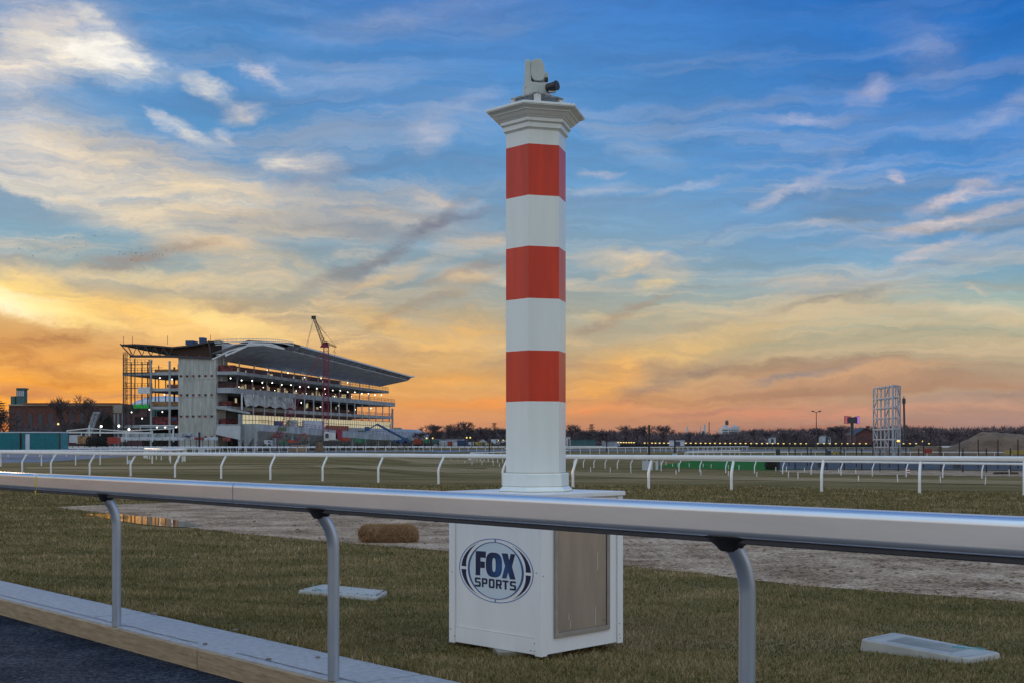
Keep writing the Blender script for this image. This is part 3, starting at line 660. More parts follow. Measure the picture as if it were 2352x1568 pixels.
mb = MB(); pr = [(X4(736), Z4(600)), (X4(845), Z4(600)), (X4(838), Z4(400)), (X4(832), Z4(300)), (X4(842), Z4(200)), (X4(806), Z4(173)), (X4(760), Z4(178)), (X4(748), Z4(200)), (X4(744), Z4(320))]
mb.prism([(a, yb - .05, b_) for a, b_ in pr], (0, .10, 0)); mb.build('arm', 'camera_plastic', ptz, bevel=.007)
mb = MB(); hd = [(X4(832), Z4(300)), (X4(845), Z4(205)), (X4(880), Z4(175)), (X4(970), Z4(168)), (X4(990), Z4(180)), (X4(1025), Z4(250)), (X4(1040), Z4(340)), (X4(1038), Z4(430)), (X4(1015), Z4(490)), (X4(960), Z4(502)), (X4(890), Z4(495)), (X4(850), Z4(455)), (X4(836), Z4(400))]
mb.prism([(a, yb - .055, b_) for a, b_ in hd], (0, .11, 0)); hdo = mb.build('camera_head', 'camera_plastic', ptz, bevel=.016)
mb = MB(); mb.box((X4(1063), yb, Z4(415)), (.028, .055, .052)); mb.build('lens_hood', 'camera_plastic', ptz, bevel=.003)
mb = MB(); mb.box((X4(1066), yb - .002, Z4(452)), (.022, .0565, .018)); mb.build('lens', 'camera_dark', ptz)
cam2 = thing('small_camera', 'short black cylindrical camera pointing right at the edge of the stand', 'camera', (X4(1150), yb - .06, tp + .007))
c_ = Vector((X4(1150), yb - .08, Z4(605))); dv = Vector((.78, -.55, .10)).normalized()
mb = MB(); mb.tube([c_ - dv * .042, c_ - dv * .038, c_ + dv * .03, c_ + dv * .034], [.026, .030, .030, .034], 20); mb.build('barrel', 'camera_dark', cam2, smooth='auto')
mb = MB(); mb.tube([c_ + dv * .0345, c_ + dv * .040], [.034, .032], 20); mb.build('lens_ring', 'bracket_dark', cam2, smooth='auto')
mb = MB(); mb.box(c_ + Vector((.0, .01, -.032)), (.05, .03, .012)); mb.build('bracket', 'camera_plastic', cam2, bevel=.002)

# ------------------------------------------------------------------ lids in the grass, straw roll
def Gn(px, py, z): k = (py - YH) / (H - z); return Vector(((px - CX) / k, F / k, z))
def rpoly(c, n=5, r_=.05):                          # rounded corners of a quad
    out = []
    for i, p in enumerate(c):
        a = (c[i - 1] - p).normalized(); b_ = (c[(i + 1) % 4] - p).normalized()
        for k in range(n + 1):
            t = k / n; out.append(p + a * (r_ * (1 - t) ** 2) + b_ * (r_ * t ** 2))
    return out
def lid(label, px, z, r_, slots, tilt=0):
    c = [Gn(a, b_, z - (tilt if i in (1, 2) else 0)) for i, (a, b_) in enumerate(px)]; cen = sum(c, Vector()) / 4
    lx_ = (c[1] - c[0]).xy; zf = lambda p, dz=0: z - tilt * max(0, min(1, (p.xy - c[0].xy).dot(lx_) / lx_.length_squared)) + dz
    root = thing('utility_lid', label, 'utility cover', (cen.x, cen.y, 0), 'plastic utility box covers in the grass')
    out = rpoly([p.lerp(cen, .0) for p in c], 5, r_)
    mb = MB(); n = len(out); base = [p + (p - cen) * .04 for p in out]
    mb.v = [(p.x, p.y, -.05) for p in base] + [(p.x, p.y, zf(p, -.008)) for p in out] + [tuple(p.lerp(cen, .025)[:2]) + (zf(p.lerp(cen, .025)),) for p in out]
    for k in range(2): mb.f += [(k * n + i, k * n + (i + 1) % n, (k + 1) * n + (i + 1) % n, (k + 1) * n + i) for i in range(n)]
    mb.f.append(tuple(2 * n + i for i in range(n))); mb.build('collar', 'plastic_lid', root)
    inn = rpoly([p.lerp(cen, .10) for p in c], 5, r_ * .8); inn2 = rpoly([p.lerp(cen, .115) for p in c], 5, r_ * .8)
    mb = MB(); mb.v = [(p.x, p.y, zf(p, .001)) for p in inn] + [(p.x, p.y, zf(p, .001)) for p in inn2]; mb.f = [(i, (i + 1) % n, n + (i + 1) % n, n + i) for i in range(n)]; mb.build('groove', 'plastic_groove', root)
    ux = (c[1] - c[0]); uy = (c[3] - c[0]); mb = MB()
    for i in range(slots):
        for j in range(5):
            a = .2 + .6 * i / (slots - 1); b0 = .2 + .12 * j
            q0 = c[0] + ux * a + uy * b0; w = ux.normalized() * .004; l_ = uy * .09
            mb.quad(*[Vector((p.x, p.y, zf(p, .0015))) for p in (q0 - w, q0 + w, q0 + w + l_, q0 - w + l_)])
    mb.build('rib_pattern', 'plastic_groove' if slots > 15 else 'trim_paint', root)
    mb = MB(); pts = []
    for i in range(26):
        t = i / 25; p = c[0].lerp(cen, .3 + .3 * t) if slots < 15 else c[2].lerp(cen, .35 + .3 * t); pts.append(Vector((p.x + .07 * math.sin(9 * t), p.y + .05 * math.cos(13 * t), zf(p) + .006 + (.05 * math.exp(-((t - .5) / .12) ** 2) if slots < 15 else .004))))
    mb.tube(pts, .0022, 5); tag(mb.build('twine', 'twine', origin=pts[0]), 'thin teal twine tangled on the ' + ('square left cover' if slots < 15 else 'long right cover'), 'twine')
lid('square cream plastic cover with scattered dirt, left of the white box', [(683, 1354), (862, 1371), (891, 1355), (741, 1340)], .032, .05, 6)
lid('long cream plastic cover with a ribbed top, right foreground', [(1974, 1466), (2222, 1511), (2302, 1497), (2052, 1450)], .078, .05, 30, .042)
mb = MB(); r3 = random.Random(4)
for i in range(46):
    t = r3.random(); s_ = r3.choice([0, 1]); px = [(690, 1355), (860, 1369)] if s_ else [(862, 1370), (886, 1356)]
    a = Gn(px[0][0] + (px[1][0] - px[0][0]) * t, px[0][1] + (px[1][1] - px[0][1]) * t - r3.uniform(1, 4), .033); w = r3.uniform(.004, .011); mb.box(a, (w * 1.5, w, w * .8), r3.random() * 3)
tag(mb.build('dirt_crumbs', 'soil'), 'crumbs of brown dirt along the rim of the square cover', 'dirt', kind='stuff')

w0 = G(821, 1246.5); w1 = G(959, 1246.5); cen = (w0 + w1) / 2; L_ = (w1 - w0).length
root = thing('straw_roll', 'fat bristly brown straw roll lying on the sand track', 'straw roll', (cen.x, cen.y + .14, 0))
mb = MB(); nu, nv = 60, 26; hr = .128
for i in range(nu + 1):
    t = i / nu; s_ = -L_ / 2 + L_ * t; e_ = min(t, 1 - t) * L_; rr = hr * math.sqrt(max(0.02, 1 - max(0, (.14 - e_) / .14) ** 2)) 
    for j in range(nv):
        a = 2 * math.pi * j / nv; v_ = Vector((s_, rr * math.cos(a) * 1.15, rr * math.sin(a))); dsp = 1 + .16 * mnoise.noise(v_ * 6) + .12 * mnoise.noise(v_ * 19)
        mb.v.append((cen.x + v_.x, cen.y + .15 + v_.y * dsp, max(-.01, hr * .86 + v_.z * dsp)))
for i in range(nu):
    for j in range(nv): mb.f.append((i * nv + j, i * nv + (j + 1) % nv, (i + 1) * nv + (j + 1) % nv, (i + 1) * nv + j))
mb.f.append(tuple(range(nv))); mb.f.append(tuple(nu * nv + j for j in range(nv)))
mb.build('roll', 'straw', root, smooth=True)
mb = MB()
for i in range(9000):
    t = r3.random(); a = r3.random() * 6.283; s_ = (t - .5) * L_; e_ = min(t, 1 - t) * L_; rr = hr * math.sqrt(max(0.02, 1 - max(0, (.14 - e_) / .14) ** 2))
    p = Vector((cen.x + s_, cen.y + .15 + rr * math.cos(a) * 1.15, max(.0, hr * .86 + rr * math.sin(a)))); n_ = Vector((0, math.cos(a), math.sin(a)))
    q_ = p + n_ * r3.uniform(.012, .045) + Vector((r3.uniform(-.03, .03), r3.uniform(-.012, .012), r3.uniform(-.02, .02))); w = Vector((.0035, 0, .0035))
    mb.quad(p - w, p + w, q_)
o = mb.build('straw_fibre', 'straw_light', root); o['kind'] = 'stuff'
# ================================================================== GRANDSTAND UNDER CONSTRUCTION
O_ = Vector((-72.4, 300, 0)); DU = Vector((.179, .984, 0)); DV = Vector((-.984, .179, 0))
def W(u, v, w): p = O_ + DU * u + DV * v; return Vector((p.x, p.y, w))
gs = thing('grandstand', 'unfinished steel and concrete grandstand with a swooping grey roof and work lights', 'grandstand', W(0, 0, 0))
def vofx(px): t = (px - CX) / F; return (-72.4 - 300 * t) / (.984 + .179 * t)        # v on the end wall (u = 0) of a column of the photograph
def wofy(py): return H + (YH - py) / 9.34
def slab(mb, pts, z0, z1): mb.prism([W(u, v, z0) for u, v in pts], (0, 0, z1 - z0))
LU = 112
def gbox(mb, u0, u1, v0, v1, w0, w1): mb.prism([W(u0, v0, w0), W(u1, v0, w0), W(u1, v1, w0), W(u0, v1, w0)], (0, 0, w1 - w0))
# floors
floors = [(18.7, 19.5, -4.9, -11.3, 10.0, 25.3), (14.2, 15.5, -3.4, -13.5, 10.0, vofx(318)), (10.1, 11.0, -2.2, -12.3, 10.0, vofx(345)), (5.7, 6.4, -1.5, -12.0, 10.0, 26)]
for z0, z1, v0, v1, vb, vc in floors:
    mb = MB(); slab(mb, [(0, .3), (0, v0), (LU, v1), (LU, 12), (26, 12), (26, .3)], z0, z1); mb.build('floor_slab', 'gs_concrete', gs)
    mb = MB(); slab(mb, [(0, 10.3), (24, 10.3), (24, vc), (0, vc)], z1 - .75, z1 - .02); mb.build('floor_slab', 'gs_concrete', gs)
# core tower with ribs and rows of pockets
mb = MB(); v0, v1 = .45, 10.35; gbox(mb, 0, 7, v0, v1, .2, 22.9); core = mb.build('core_tower', 'gs_core', gs)
mb = MB(); nn = 18
for i in range(nn + 1):
    v = v0 + (v1 - v0) * i / nn; gbox(mb, -.035, 0, v - .045, v + .045, .2, 22.9)
for w in (17.6, 13.2, 8.7, 4.2): gbox(mb, -.08, 0, v0, v1, w, w + .1)
mb.build('panel_rib', 'gs_core', core)
for k, wy in enumerate((814, 861, 905, 954, 1001)):
    for i in range(6):
        v = v0 + 1.1 + i * 1.62; mb = MB(); w = wofy(wy + 1) if k else wofy(816); gbox(mb, -.16, -.11, v - .28, v + .28, w - .22, w + .25); mb.build('pocket', 'gs_red' if (i + k) % 3 else 'gs_dark', core)
# interior walls
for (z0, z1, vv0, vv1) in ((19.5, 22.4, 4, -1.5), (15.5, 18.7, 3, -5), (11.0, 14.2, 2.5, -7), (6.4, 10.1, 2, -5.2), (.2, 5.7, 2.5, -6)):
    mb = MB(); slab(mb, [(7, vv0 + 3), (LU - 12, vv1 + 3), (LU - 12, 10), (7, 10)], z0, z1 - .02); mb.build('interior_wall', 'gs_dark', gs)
# columns along the facade
def lerp(a, b_, t): return a + (b_ - a) * t
for i in range(18):
    u = 2 + i * (LU - 3) / 17; t = u / LU; v = lerp(-5.3, -11.8, t)
    mb = MB(); c = W(u, v, 11.6); mb.tube([W(u, v, 9.0 - 0 * t), W(u, v, 14.2)], .2, 6); mb.build('column', 'white_steel', gs)
for i in range(13):
    u = 3 + i * 8.6; t = u / LU
    for (z0, z1, va, vb) in ((15.5, 18.7, .6, -6.5), (19.5, 22.6, 0, -6.5)):
        v = lerp(va, vb, t); mb = MB(); mb.tube([W(u, v, z0), W(u, v, z1 + (1.6 if z0 > 19 else 0))], .18, 5); mb.build('column', 'white_steel', gs)
# red netting on the slab edges
for (z1, va, vb, hgt) in ((19.5, -4.7, -11.1, 1.15), (15.5, -3.2, -13.3, 1.1), (11.0, -2.0, -12.1, .9)):
    mb = MB(); mb.quad(W(0, va, z1), W(LU, vb, z1), W(LU, vb, z1 + hgt), W(0, va, z1 + hgt)); mb.quad(W(0, va, z1), W(0, .6, z1), W(0, .6, z1 + hgt), W(0, va, z1 + hgt)); mb.build('safety_net', 'net_red', gs)
    mb = MB()
    for j in range(38):
        u = j * LU / 37; v = lerp(va, vb, j / 37); mb.tube([W(u, v - .04, z1), W(u, v - .04, z1 + hgt + .1)], .045, 3)
    for q_ in (.5, 1): mb.tube([W(0, va - .05, z1 + hgt * q_), W(LU, vb - .05, z1 + hgt * q_)], .05, 3)
    mb.build('guard_rail', 'gs_orange', gs)
# glass band at the lower storey, mullions
mb = MB(); mb.quad(W(1.5, -5.7, 6.0), W(LU, -11.9, 6.2), W(LU, -11.9, 9.0), W(1.5, -5.7, 8.9)); mb.build('glazing', 'gs_window', gs)
mb = MB()
for j in range(60):
    t = j / 59; v = lerp(-5.75, -11.95, t); mb.tube([W(lerp(1.5, LU, t), v, 5.9), W(lerp(1.5, LU, t), v, 9.1)], .06, 3)
for w in (5.95, 7.6, 9.05): mb.tube([W(1.5, -5.75, w), W(LU, -11.95, w + .1)], .07, 3)
mb.build('mullion', 'dark_steel', gs)
mb = MB(); mb.quad(W(1.5, -5.72, 9.05), W(LU, -11.9, 9.1), W(LU, -11.9, 10.2), W(1.5, -5.72, 10.1)); mb.build('safety_net', 'net_red', gs)
mb = MB(); gbox(mb, 1.2, 1.5, -5.7, -1.5, 6.4, 10.0); mb.build('end_panel', 'gs_dark', gs)
# windows glowing inside: pale rectangles
rr = random.Random(11)
for (z0, z1, va, vb, n_) in ((16.0, 18.0, 3, -5, 44), (20.6, 22.0, 4, -1.5, 12), (12.0, 13.8, 2.5, -7, 12)):
    for j in range(n_):
        t = rr.random() * .95; u = lerp(8, LU - 14, t); v = lerp(va + 3, vb + 3, (u - 7) / (LU - 19)) - .3 - .01 * j; wd = rr.uniform(.5, 1.6)
        p = W(u, v, z0 + rr.uniform(0, .6)); q_ = DU * wd + DV * (-.07 * wd); h_ = rr.uniform(.5, z1 - z0 - .5); mb = MB(); mb.quad(p, p + q_, p + q_ + Vector((0, 0, h_)), p + Vector((0, 0, h_))); mb.build('lit_opening', 'gs_window', gs)
# work lights: one mesh each
def bulb(px_or_u, v, w, r_=.17, k9=.72, m_='lamp_white'):
    r_ *= k9; mb = MB(); p = W(px_or_u, v, w); mb.lathe(p, [(r_ * .3, -r_), (r_, -r_ * .3), (r_, r_ * .3), (r_ * .3, r_)], 6); return mb.build('work_light', m_, gs)
for j in range(19):
    t = j / 18; u = lerp(4, LU - 3, t); bulb(u, lerp(-1.6, -9.6, t), 18.0 - .2 * (j % 2), .20)
for j in range(14):
    t = (j + .5) / 14; u = lerp(4, LU - 8, t); bulb(u, lerp(1.4, -5, t), 16.9 - .5 * (j % 3), .15)
for j in range(7):
    t = (j + .6) / 7; u = lerp(10, LU - 8, t); bulb(u, lerp(-2.5, -9.5, t), 13.3 - .8 * (j % 2), .19)
for u, v, w in ((40, -3, 21.4), (52, -3.5, 20.8), (64, -4.3, 21.2), (30, -1, 21.6), (84, -6, 20.9)): bulb(u, v, w, .2)
for px, py in ((681, 1061), (757, 1087), (678 + 2, 927 + 218), (651, 1109 + 110), (334, 1112), (444, 1178), (303, 1293), (600, 1273), (683, 1273), (799, 1272), (13, 1263), (196, 1259), (630, 752), (757, 768)):
    pass
for px, py in ((346 + 0, 860.6), (403, 0)): pass
for cx, cy in ((630, 752), (757, 768), (679, 928), (334, 1112), (656, 1110), (444, 1178), (303, 1295), (600, 1274), (684, 1274), (800, 1272), (520, 1085)):
    x_, y_ = (400 + cx / 2.614) * .5742, (1220 + cy / 2.614) * .5742; bulb(-.2, vofx(x_), wofy(y_), .19)
# end bay, open steel frame
for cx, r_, w0_, w1_ in ((245, .16, 0, 24), (328, .14, 6, 22), (365, .14, 11, 23), (440, .14, 10, 22), (533, .26, .2, 22.5), (728, .28, .2, 22.2), (262, .1, 6, 24.5)):
    v = vofx((400 + cx / 2.614) * .5742)
    mb = MB(); mb.tube([W(0, v, w0_), W(0, v, w1_)], r_, 5); mb.build('column', 'gs_concrete' if r_ > .2 else 'dark_steel', gs)
    mb = MB(); mb.tube([W(12, v - .4, w0_), W(12, v - .4, w1_ - 1)], r_, 5); mb.build('column', 'dark_steel', gs)
mb = MB()
vL = vofx(283)
for wy in (852, 888, 931, 833): mb.tube([W(-.05, vofx(345), wofy(wy) - .1), W(-.05, vL, wofy(wy) - .1)], .14, 4)
for wy0 in (852, 888, 833, 915):
    w = wofy(wy0)
    for dh in (.5, 1.1): mb.tube([W(-.1, vofx(375 if wy0 == 852 else 350), w + dh), W(-.1, vL, w + dh)], .05, 3)
    for j in range(9): v = lerp(vofx(350), vL, j / 8); mb.tube([W(-.1, v, w), W(-.1, v, w + 1.15)], .05, 3)
mb.build('steel_frame', 'dark_steel', gs)
mb = MB()                                            # stair tower at the left edge
for v in (vL, vL - 1.1):
    for u in (0, 1.5): mb.tube([W(u, v, .3), W(u, v, 24.6)], .07, 4)
for j in range(24):
    w = 1 + j; mb.tube([W(0, vL, w), W(0, vL - 1.1, w + (.9 if j % 2 else 0))], .05, 3); mb.tube([W(1.5, vL, w), W(1.5, vL - 1.1, w)], .05, 3)
mb.build('stair_scaffold', 'dark_steel', gs)
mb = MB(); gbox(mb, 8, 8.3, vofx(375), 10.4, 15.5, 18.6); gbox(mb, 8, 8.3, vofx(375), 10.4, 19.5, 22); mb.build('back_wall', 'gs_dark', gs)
mb = MB()
for (x0, x1, y0, y1) in ((376, 386, 829, 845), (389, 393.5, 829, 848), (397, 408, 832, 846), (377, 391, 868, 878), (398, 406, 868, 880)):
    n_ = max(1, int((x1 - x0) / 4))
    for j in range(n_):
        a = x0 + (x1 - x0) * j / n_ + .5; b_ = x0 + (x1 - x0) * (j + 1) / n_ - .4
        mb = MB(); mb.quad(W(7.9, vofx(a) , wofy(y1)), W(7.9, vofx(b_), wofy(y1)), W(7.9, vofx(b_), wofy(y0)), W(7.9, vofx(a), wofy(y0))); mb.build('lit_opening', 'gs_window', gs)
for (x0, x1, y0, y1, m_) in ((352, 410, 845, 852, 'plywood'), (378, 410, 880, 888, 'gs_orange'), (340, 410, 920, 930, 'plywood'), (345, 410, 955, 973, 'gs_red'), (305, 345, 955, 973, 'gs_dark'), (500, 550, 960, 974, 'gs_red'), (497, 530, 837, 851, 'gs_red'), (497, 528, 874, 888, 'gs_dark'), (500, 520, 920, 930, 'gs_red')):
    mb = MB(); va, vb = vofx(x0), vofx(x1); gbox(mb, 1.2, 3.5, min(va, vb), max(va, vb), wofy(y1) + .02, wofy(y0)); mb.build('stacked_material', m_, gs)
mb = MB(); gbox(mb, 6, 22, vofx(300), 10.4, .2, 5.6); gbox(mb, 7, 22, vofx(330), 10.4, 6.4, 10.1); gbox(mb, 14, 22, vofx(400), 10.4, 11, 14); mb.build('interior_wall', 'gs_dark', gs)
mb = MB(); gbox(mb, -.3, -.15, vofx(342), vofx(308), wofy(936), wofy(927)); tag(mb.build('banner', 'gs_green', gs), 'bright green banner', None)
mb = MB(); gbox(mb, -.3, -.2, vofx(407), vofx(397), wofy(964), wofy(958)); mb.build('tarp_patch', 'machine_blue', gs)
mb = MB(); gbox(mb, -.2, 1.5, vofx(345), vofx(317), 14.2, 15.8); mb.build('steel_deck', 'white_steel', gs)
mb = MB(); mb.prism([W(-.3, vofx(499), wofy(978)), W(-.3, vofx(553), wofy(977)), W(-.3, vofx(552), wofy(1009)), W(-.3, vofx(497), wofy(997))], DU * .4); mb.build('white_wall', 'white_far', gs)
mb = MB(); mb.prism([W(-.2, vofx(496), wofy(931)), W(-.2, vofx(572), wofy(946)), W(-.2, vofx(572), wofy(950)), W(-.2, vofx(496), wofy(937))], DU * 1); mb.build('raking_beam', 'gs_concrete', gs)
mb = MB(); gbox(mb, 0, 1, -5.9, -5.3, .2, 9); gbox(mb, -.1, .5, -5.9, .3, 5.7, 6.5); mb.build('column', 'gs_concrete', gs)
# grey tarpaulin hung between the front columns
mb = MB(); nu = 40
for i in range(nu + 1):
    t = i / nu; u = 3 + 30 * t; vb = lerp(-5.4, -11.9, u / LU)
    for j in range(7):
        s_ = j / 6; sag = .5 * math.sin(t * 25 + s_ * 2) * s_
        mb.v.append(tuple(W(u - 0.2 * s_, vb + .3 - (1.1 * s_) + sag * .4, 14.1 - 2.9 * s_ - (.5 if i < 5 else 0) * s_ * (5 - i) / 5 + .25 * math.sin(t * 31) * s_)))
for i in range(nu):
    for j in range(6): q_ = i * 7 + j; mb.f.append((q_, q_ + 1, q_ + 8, q_ + 7))
mb.build('tarpaulin', 'gs_tarp', gs, smooth=True)
# roof, left wing
mb = MB(); wing = [(25.8, 26.5), (22, 26.55), (17, 26.2), (12, 25.7), (7, 26.1), (2.2, 26.9), (-.5, 27.0)]
for u in (0, 28):
    for v, w in wing: mb.v.append(tuple(W(u, v, w - (.6 if u else 0))))
    for v, w in wing: mb.v.append(tuple(W(u, v, w - (.6 if u else 0) - .38)))
n = len(wing)
for k in range(n - 1):
    mb.f += [(k, k + 1, 2 * n + k + 1, 2 * n + k), (n + k, 3 * n + k, 3 * n + k + 1, n + k + 1), (k, n + k, n + k + 1, k + 1), (2 * n + k, 2 * n + k + 1, 3 * n + k + 1, 3 * n + k)]
mb.build('roof_wing', 'dark_steel', gs)
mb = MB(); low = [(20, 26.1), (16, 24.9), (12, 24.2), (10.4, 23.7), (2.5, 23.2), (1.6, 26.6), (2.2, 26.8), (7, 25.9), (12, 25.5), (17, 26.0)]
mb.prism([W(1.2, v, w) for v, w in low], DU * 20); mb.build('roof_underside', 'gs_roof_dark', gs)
mb = MB()
mb.tube([W(-.1, 23.2, 23.5), W(-.1, 12, 23.3), W(-.1, 1.5, 22.75)], .42, 4); mb.tube([W(-.1, 25.9, 26.6), W(-.1, 23.6, 24.2), W(-.1, 22.6, 23.5)], .16, 4)
for k in range(5): v = 23.2 - k * 2.4; mb.tube([W(-.1, v + .7, 26.2 - .2 * k), W(-.1, v - .8, 23.5)], .14, 4); mb.tube([W(-.1, v - .8, 23.5), W(-.1, v - 1.7, 26.0 - .2 * k)], .1, 4)
mb.tube([W(-.1, 1.6, 22.8), W(-.1, 2.4, 27)], .2, 4)
for v in (25, 22.6, 13.2, 1.9): mb.tube([W(-.1, v, 26.3), W(-.1, v, 28.4)], .07, 3)
mb.build('roof_truss', 'dark_steel', gs)
mb = MB(); gbox(mb, 1, 4, 7, 9, 26.2, 27.2); gbox(mb, 1, 3, 4.2, 5.4, 26.6, 27.9); mb.build('rooftop_unit', 'machine_blue', gs)
# canopy
us = [0, 6, 14, 24, 36, 50, 66, 84, 100, LU]
def can(u):
    t = u / LU; k_ = math.exp(-u / 30)
    vy = lerp(1.5, -7.8, t); wy = lerp(22.4, 21.0, t); ve = -19.2; we = lerp(25.9, 24.1, t); vg = lerp(-17.2, -17.9, t); wg = lerp(24.75, 23.0, t)
    a = [(vy, wy)]
    for s_, bulge in ((.25, 1.5), (.5, 2.1), (.72, 1.7)):
        a.append((lerp(vy, vg, s_), lerp(wy, wg, s_) + bulge * k_))
    a += [(vg, wg), (ve, we)]; return a
mb = MB()
for u in us:
    for v, w in can(u): mb.v.append(tuple(W(u, v, w)))
for i in range(len(us) - 1):
    for j in range(4): q_ = i * 6 + j; mb.f.append((q_, q_ + 1, q_ + 7, q_ + 6))
mb.build('canopy_underside', 'gs_roof_under', gs)
mb = MB()
for u in us:
    c = can(u)
    for v, w in ((c[0][0] + .5, c[0][1] + 1.5), (c[2][0], c[2][1] + 1.0 + .3), (c[5][0], c[5][1] + .25)): mb.v.append(tuple(W(u, v, w)))
for i in range(len(us) - 1):
    for j in range(2): q_ = i * 3 + j; mb.f.append((q_, q_ + 1, q_ + 4, q_ + 3))
mb.build('canopy_top', 'gs_roof_under', gs)
mb = MB()
for u in us: c = can(u); mb.v += [tuple(W(u, *c[4])), tuple(W(u, *c[5]))]
for i in range(len(us) - 1): mb.f.append((2 * i, 2 * i + 1, 2 * i + 3, 2 * i + 2))
mb.build('canopy_glazing', 'gs_glazing', gs)
mb = MB()
for k in (4, 5):
    mb.tube([W(u, can(u)[k][0], can(u)[k][1]) for u in us[1:]], .22 if k == 5 else .14, 4)
for j in range(20):
    u = lerp(6, LU, j / 19); c = can(u); mb.tube([W(u, *c[4]), W(u, *c[5])], .10, 4)
c = can(LU); mb.tube([W(LU, *c[0]), W(LU, *c[4])], .2, 4); mb.lathe(W(LU + .5, -19.1, 23.9), [(.2, 0), (.9, .2), (.9, .5), (.2, .7)], 8)
mb.build('canopy_edge', 'white_steel', gs)
mb = MB(); c = can(0)
mb.tube([W(0, v, w) for v, w in c[:5]], .25, 4)
tt_ = [(.8, 27.2), (-6, 27.3), (-10, 27.25), (-14, 27.1), (-17, 26.8), (-19.6, 26.2)]
def trp(s_):
    s_ = s_ * 5; i = min(4, int(s_)); a, b_ = tt_[i], tt_[i + 1]; return lerp(a[0], b_[0], s_ - i), lerp(a[1], b_[1], s_ - i)
mb.tube([W(0, *trp(i / 20)) for i in range(21)], .09, 4); mb.tube([W(0, trp(i / 20)[0], trp(i / 20)[1] - .7) for i in range(21)], .14, 4)
for i in range(31): v, w = trp(i / 30); mb.tube([W(0, v, w), W(0, v, w - .7)], .06, 3)
mb.tube([W(0, -2, 22.9 + .4), W(0, -7.3, 25.4), W(0, -9.0, 26.5)], .3, 4); mb.tube([W(0, .6, 26.0), W(0, -8, 26.1)], .12, 4); mb.tube([W(0, .3, 23.6), W(0, -4.0, 23.8), W(0, -8, 26)], .14, 4)
mb.tube([W(0, -8, 26.2), W(0, -14, 25.9), W(1, -17.2, 24.8)], .3, 4)
mb.build('roof_truss', 'white_steel', gs)
mb = MB(); mb.prism([W(2, -.2, 23.8), W(2, -4.0, 24.2), W(2, -5.5, 26.2), W(2, -.2, 26.4)], DU * .3); mb.build('roof_panel', 'white_far', gs)
# raked concrete seating bowl in front
mb = MB(); A1 = [(0, -10.5, 7.0), (0, -10.5, 5.0)]
def bowl(t): return lerp(0, 118, t), lerp(-10.6, -25.5, t), lerp(6.6, 4.4, min(1, t * 1.6)), lerp(4.9, 2.9, min(1, t * 1.6))
for i in range(13):
    u, v, wt, wb = bowl(i / 12); mb.v += [tuple(W(u, v, wb)), tuple(W(u, v, wt)), tuple(W(u + 1, min(v + 6, -4), 6.6)), tuple(W(u + 1, v + 4, .2))]
for i in range(12):
    q_ = i * 4; mb.f += [(q_, q_ + 1, q_ + 5, q_ + 4), (q_ + 1, q_ + 2, q_ + 6, q_ + 5), (q_ + 3, q_, q_ + 4, q_ + 7)]
mb.f += [(0, 1, 2, 3)]
mb.build('seating_bowl', 'gs_concrete', gs)
for i in range(14):
    u, v, wt, wb = bowl(i / 13.0); mb = MB(); mb.prism([W(u, v + .4, .1), W(u + .5, v + .4, .1), W(u + .5, v + 1.2, .1), W(u, v + 1.2, .1)], (0, 0, wb)); mb.build('bowl_support', 'gs_concrete', gs)
mb = MB()
for i in range(48):
    u, v, wt, wb = bowl(i / 47); mb.tube([W(u, v - .05, wt), W(u, v - .05, wt + 1)], .05, 3)
for h_ in (.5, 1):
    mb.tube([W(bowl(i / 12)[0], bowl(i / 12)[1] - .05, bowl(i / 12)[2] + h_) for i in range(13)], .05, 3)
mb.build('guard_rail', 'gs_orange', gs)
for (t0, t1, m_, dz) in ((.35, .46, 'gs_orange', 1.5), (.16, .2, 'gs_tarp', 1.9), (.23, .33, 'white_far', 2.2), (.1, .13, 'machine_blue', 1.3), (.62, .7, 'white_far', .8), (.52, .56, 'machine_green', .9)):
    u0, v0_, wt, wb = bowl(t0); u1, v1_, _, _ = bowl(t1); mb = MB(); mb.prism([W(u0, v0_ + 1.5, wt), W(u1, v1_ + 1.5, wt - .1), W(u1, v1_ + 1.5, wt + dz), W(u0, v0_ + 1.5, wt + dz)], DU * .2 + DV * .8); mb.build('stacked_material', m_, gs)
mb = MB(); gbox(mb, LU, LU + 1, -12.6, -12.2, .2, 13.6); gbox(mb, LU, LU + 3, -14.5, -13.6, .2, 5.2); gbox(mb, LU, LU + 3, -15.0, -13.0, 5.2, 7.2); gbox(mb, LU - 1, LU, -12, 5, 6.4, 8.5); mb.build('end_tower', 'gs_concrete', gs)

mb = MB(); gbox(mb, 0, 9, vofx(281), vofx(259), wofy(946), wofy(927)); mb.build('slatted_box', 'pane_frame', gs)
mb = MB()
for x_ in (261, 270, 280): gbox(mb, .3, .8, vofx(x_) - .2, vofx(x_) + .2, .2, wofy(946))
gbox(mb, -.06, 0, vofx(281), vofx(259), wofy(940), wofy(939)); gbox(mb, -.06, 0, vofx(281), vofx(259), wofy(934), wofy(933)); mb.build('column', 'gs_concrete', gs)
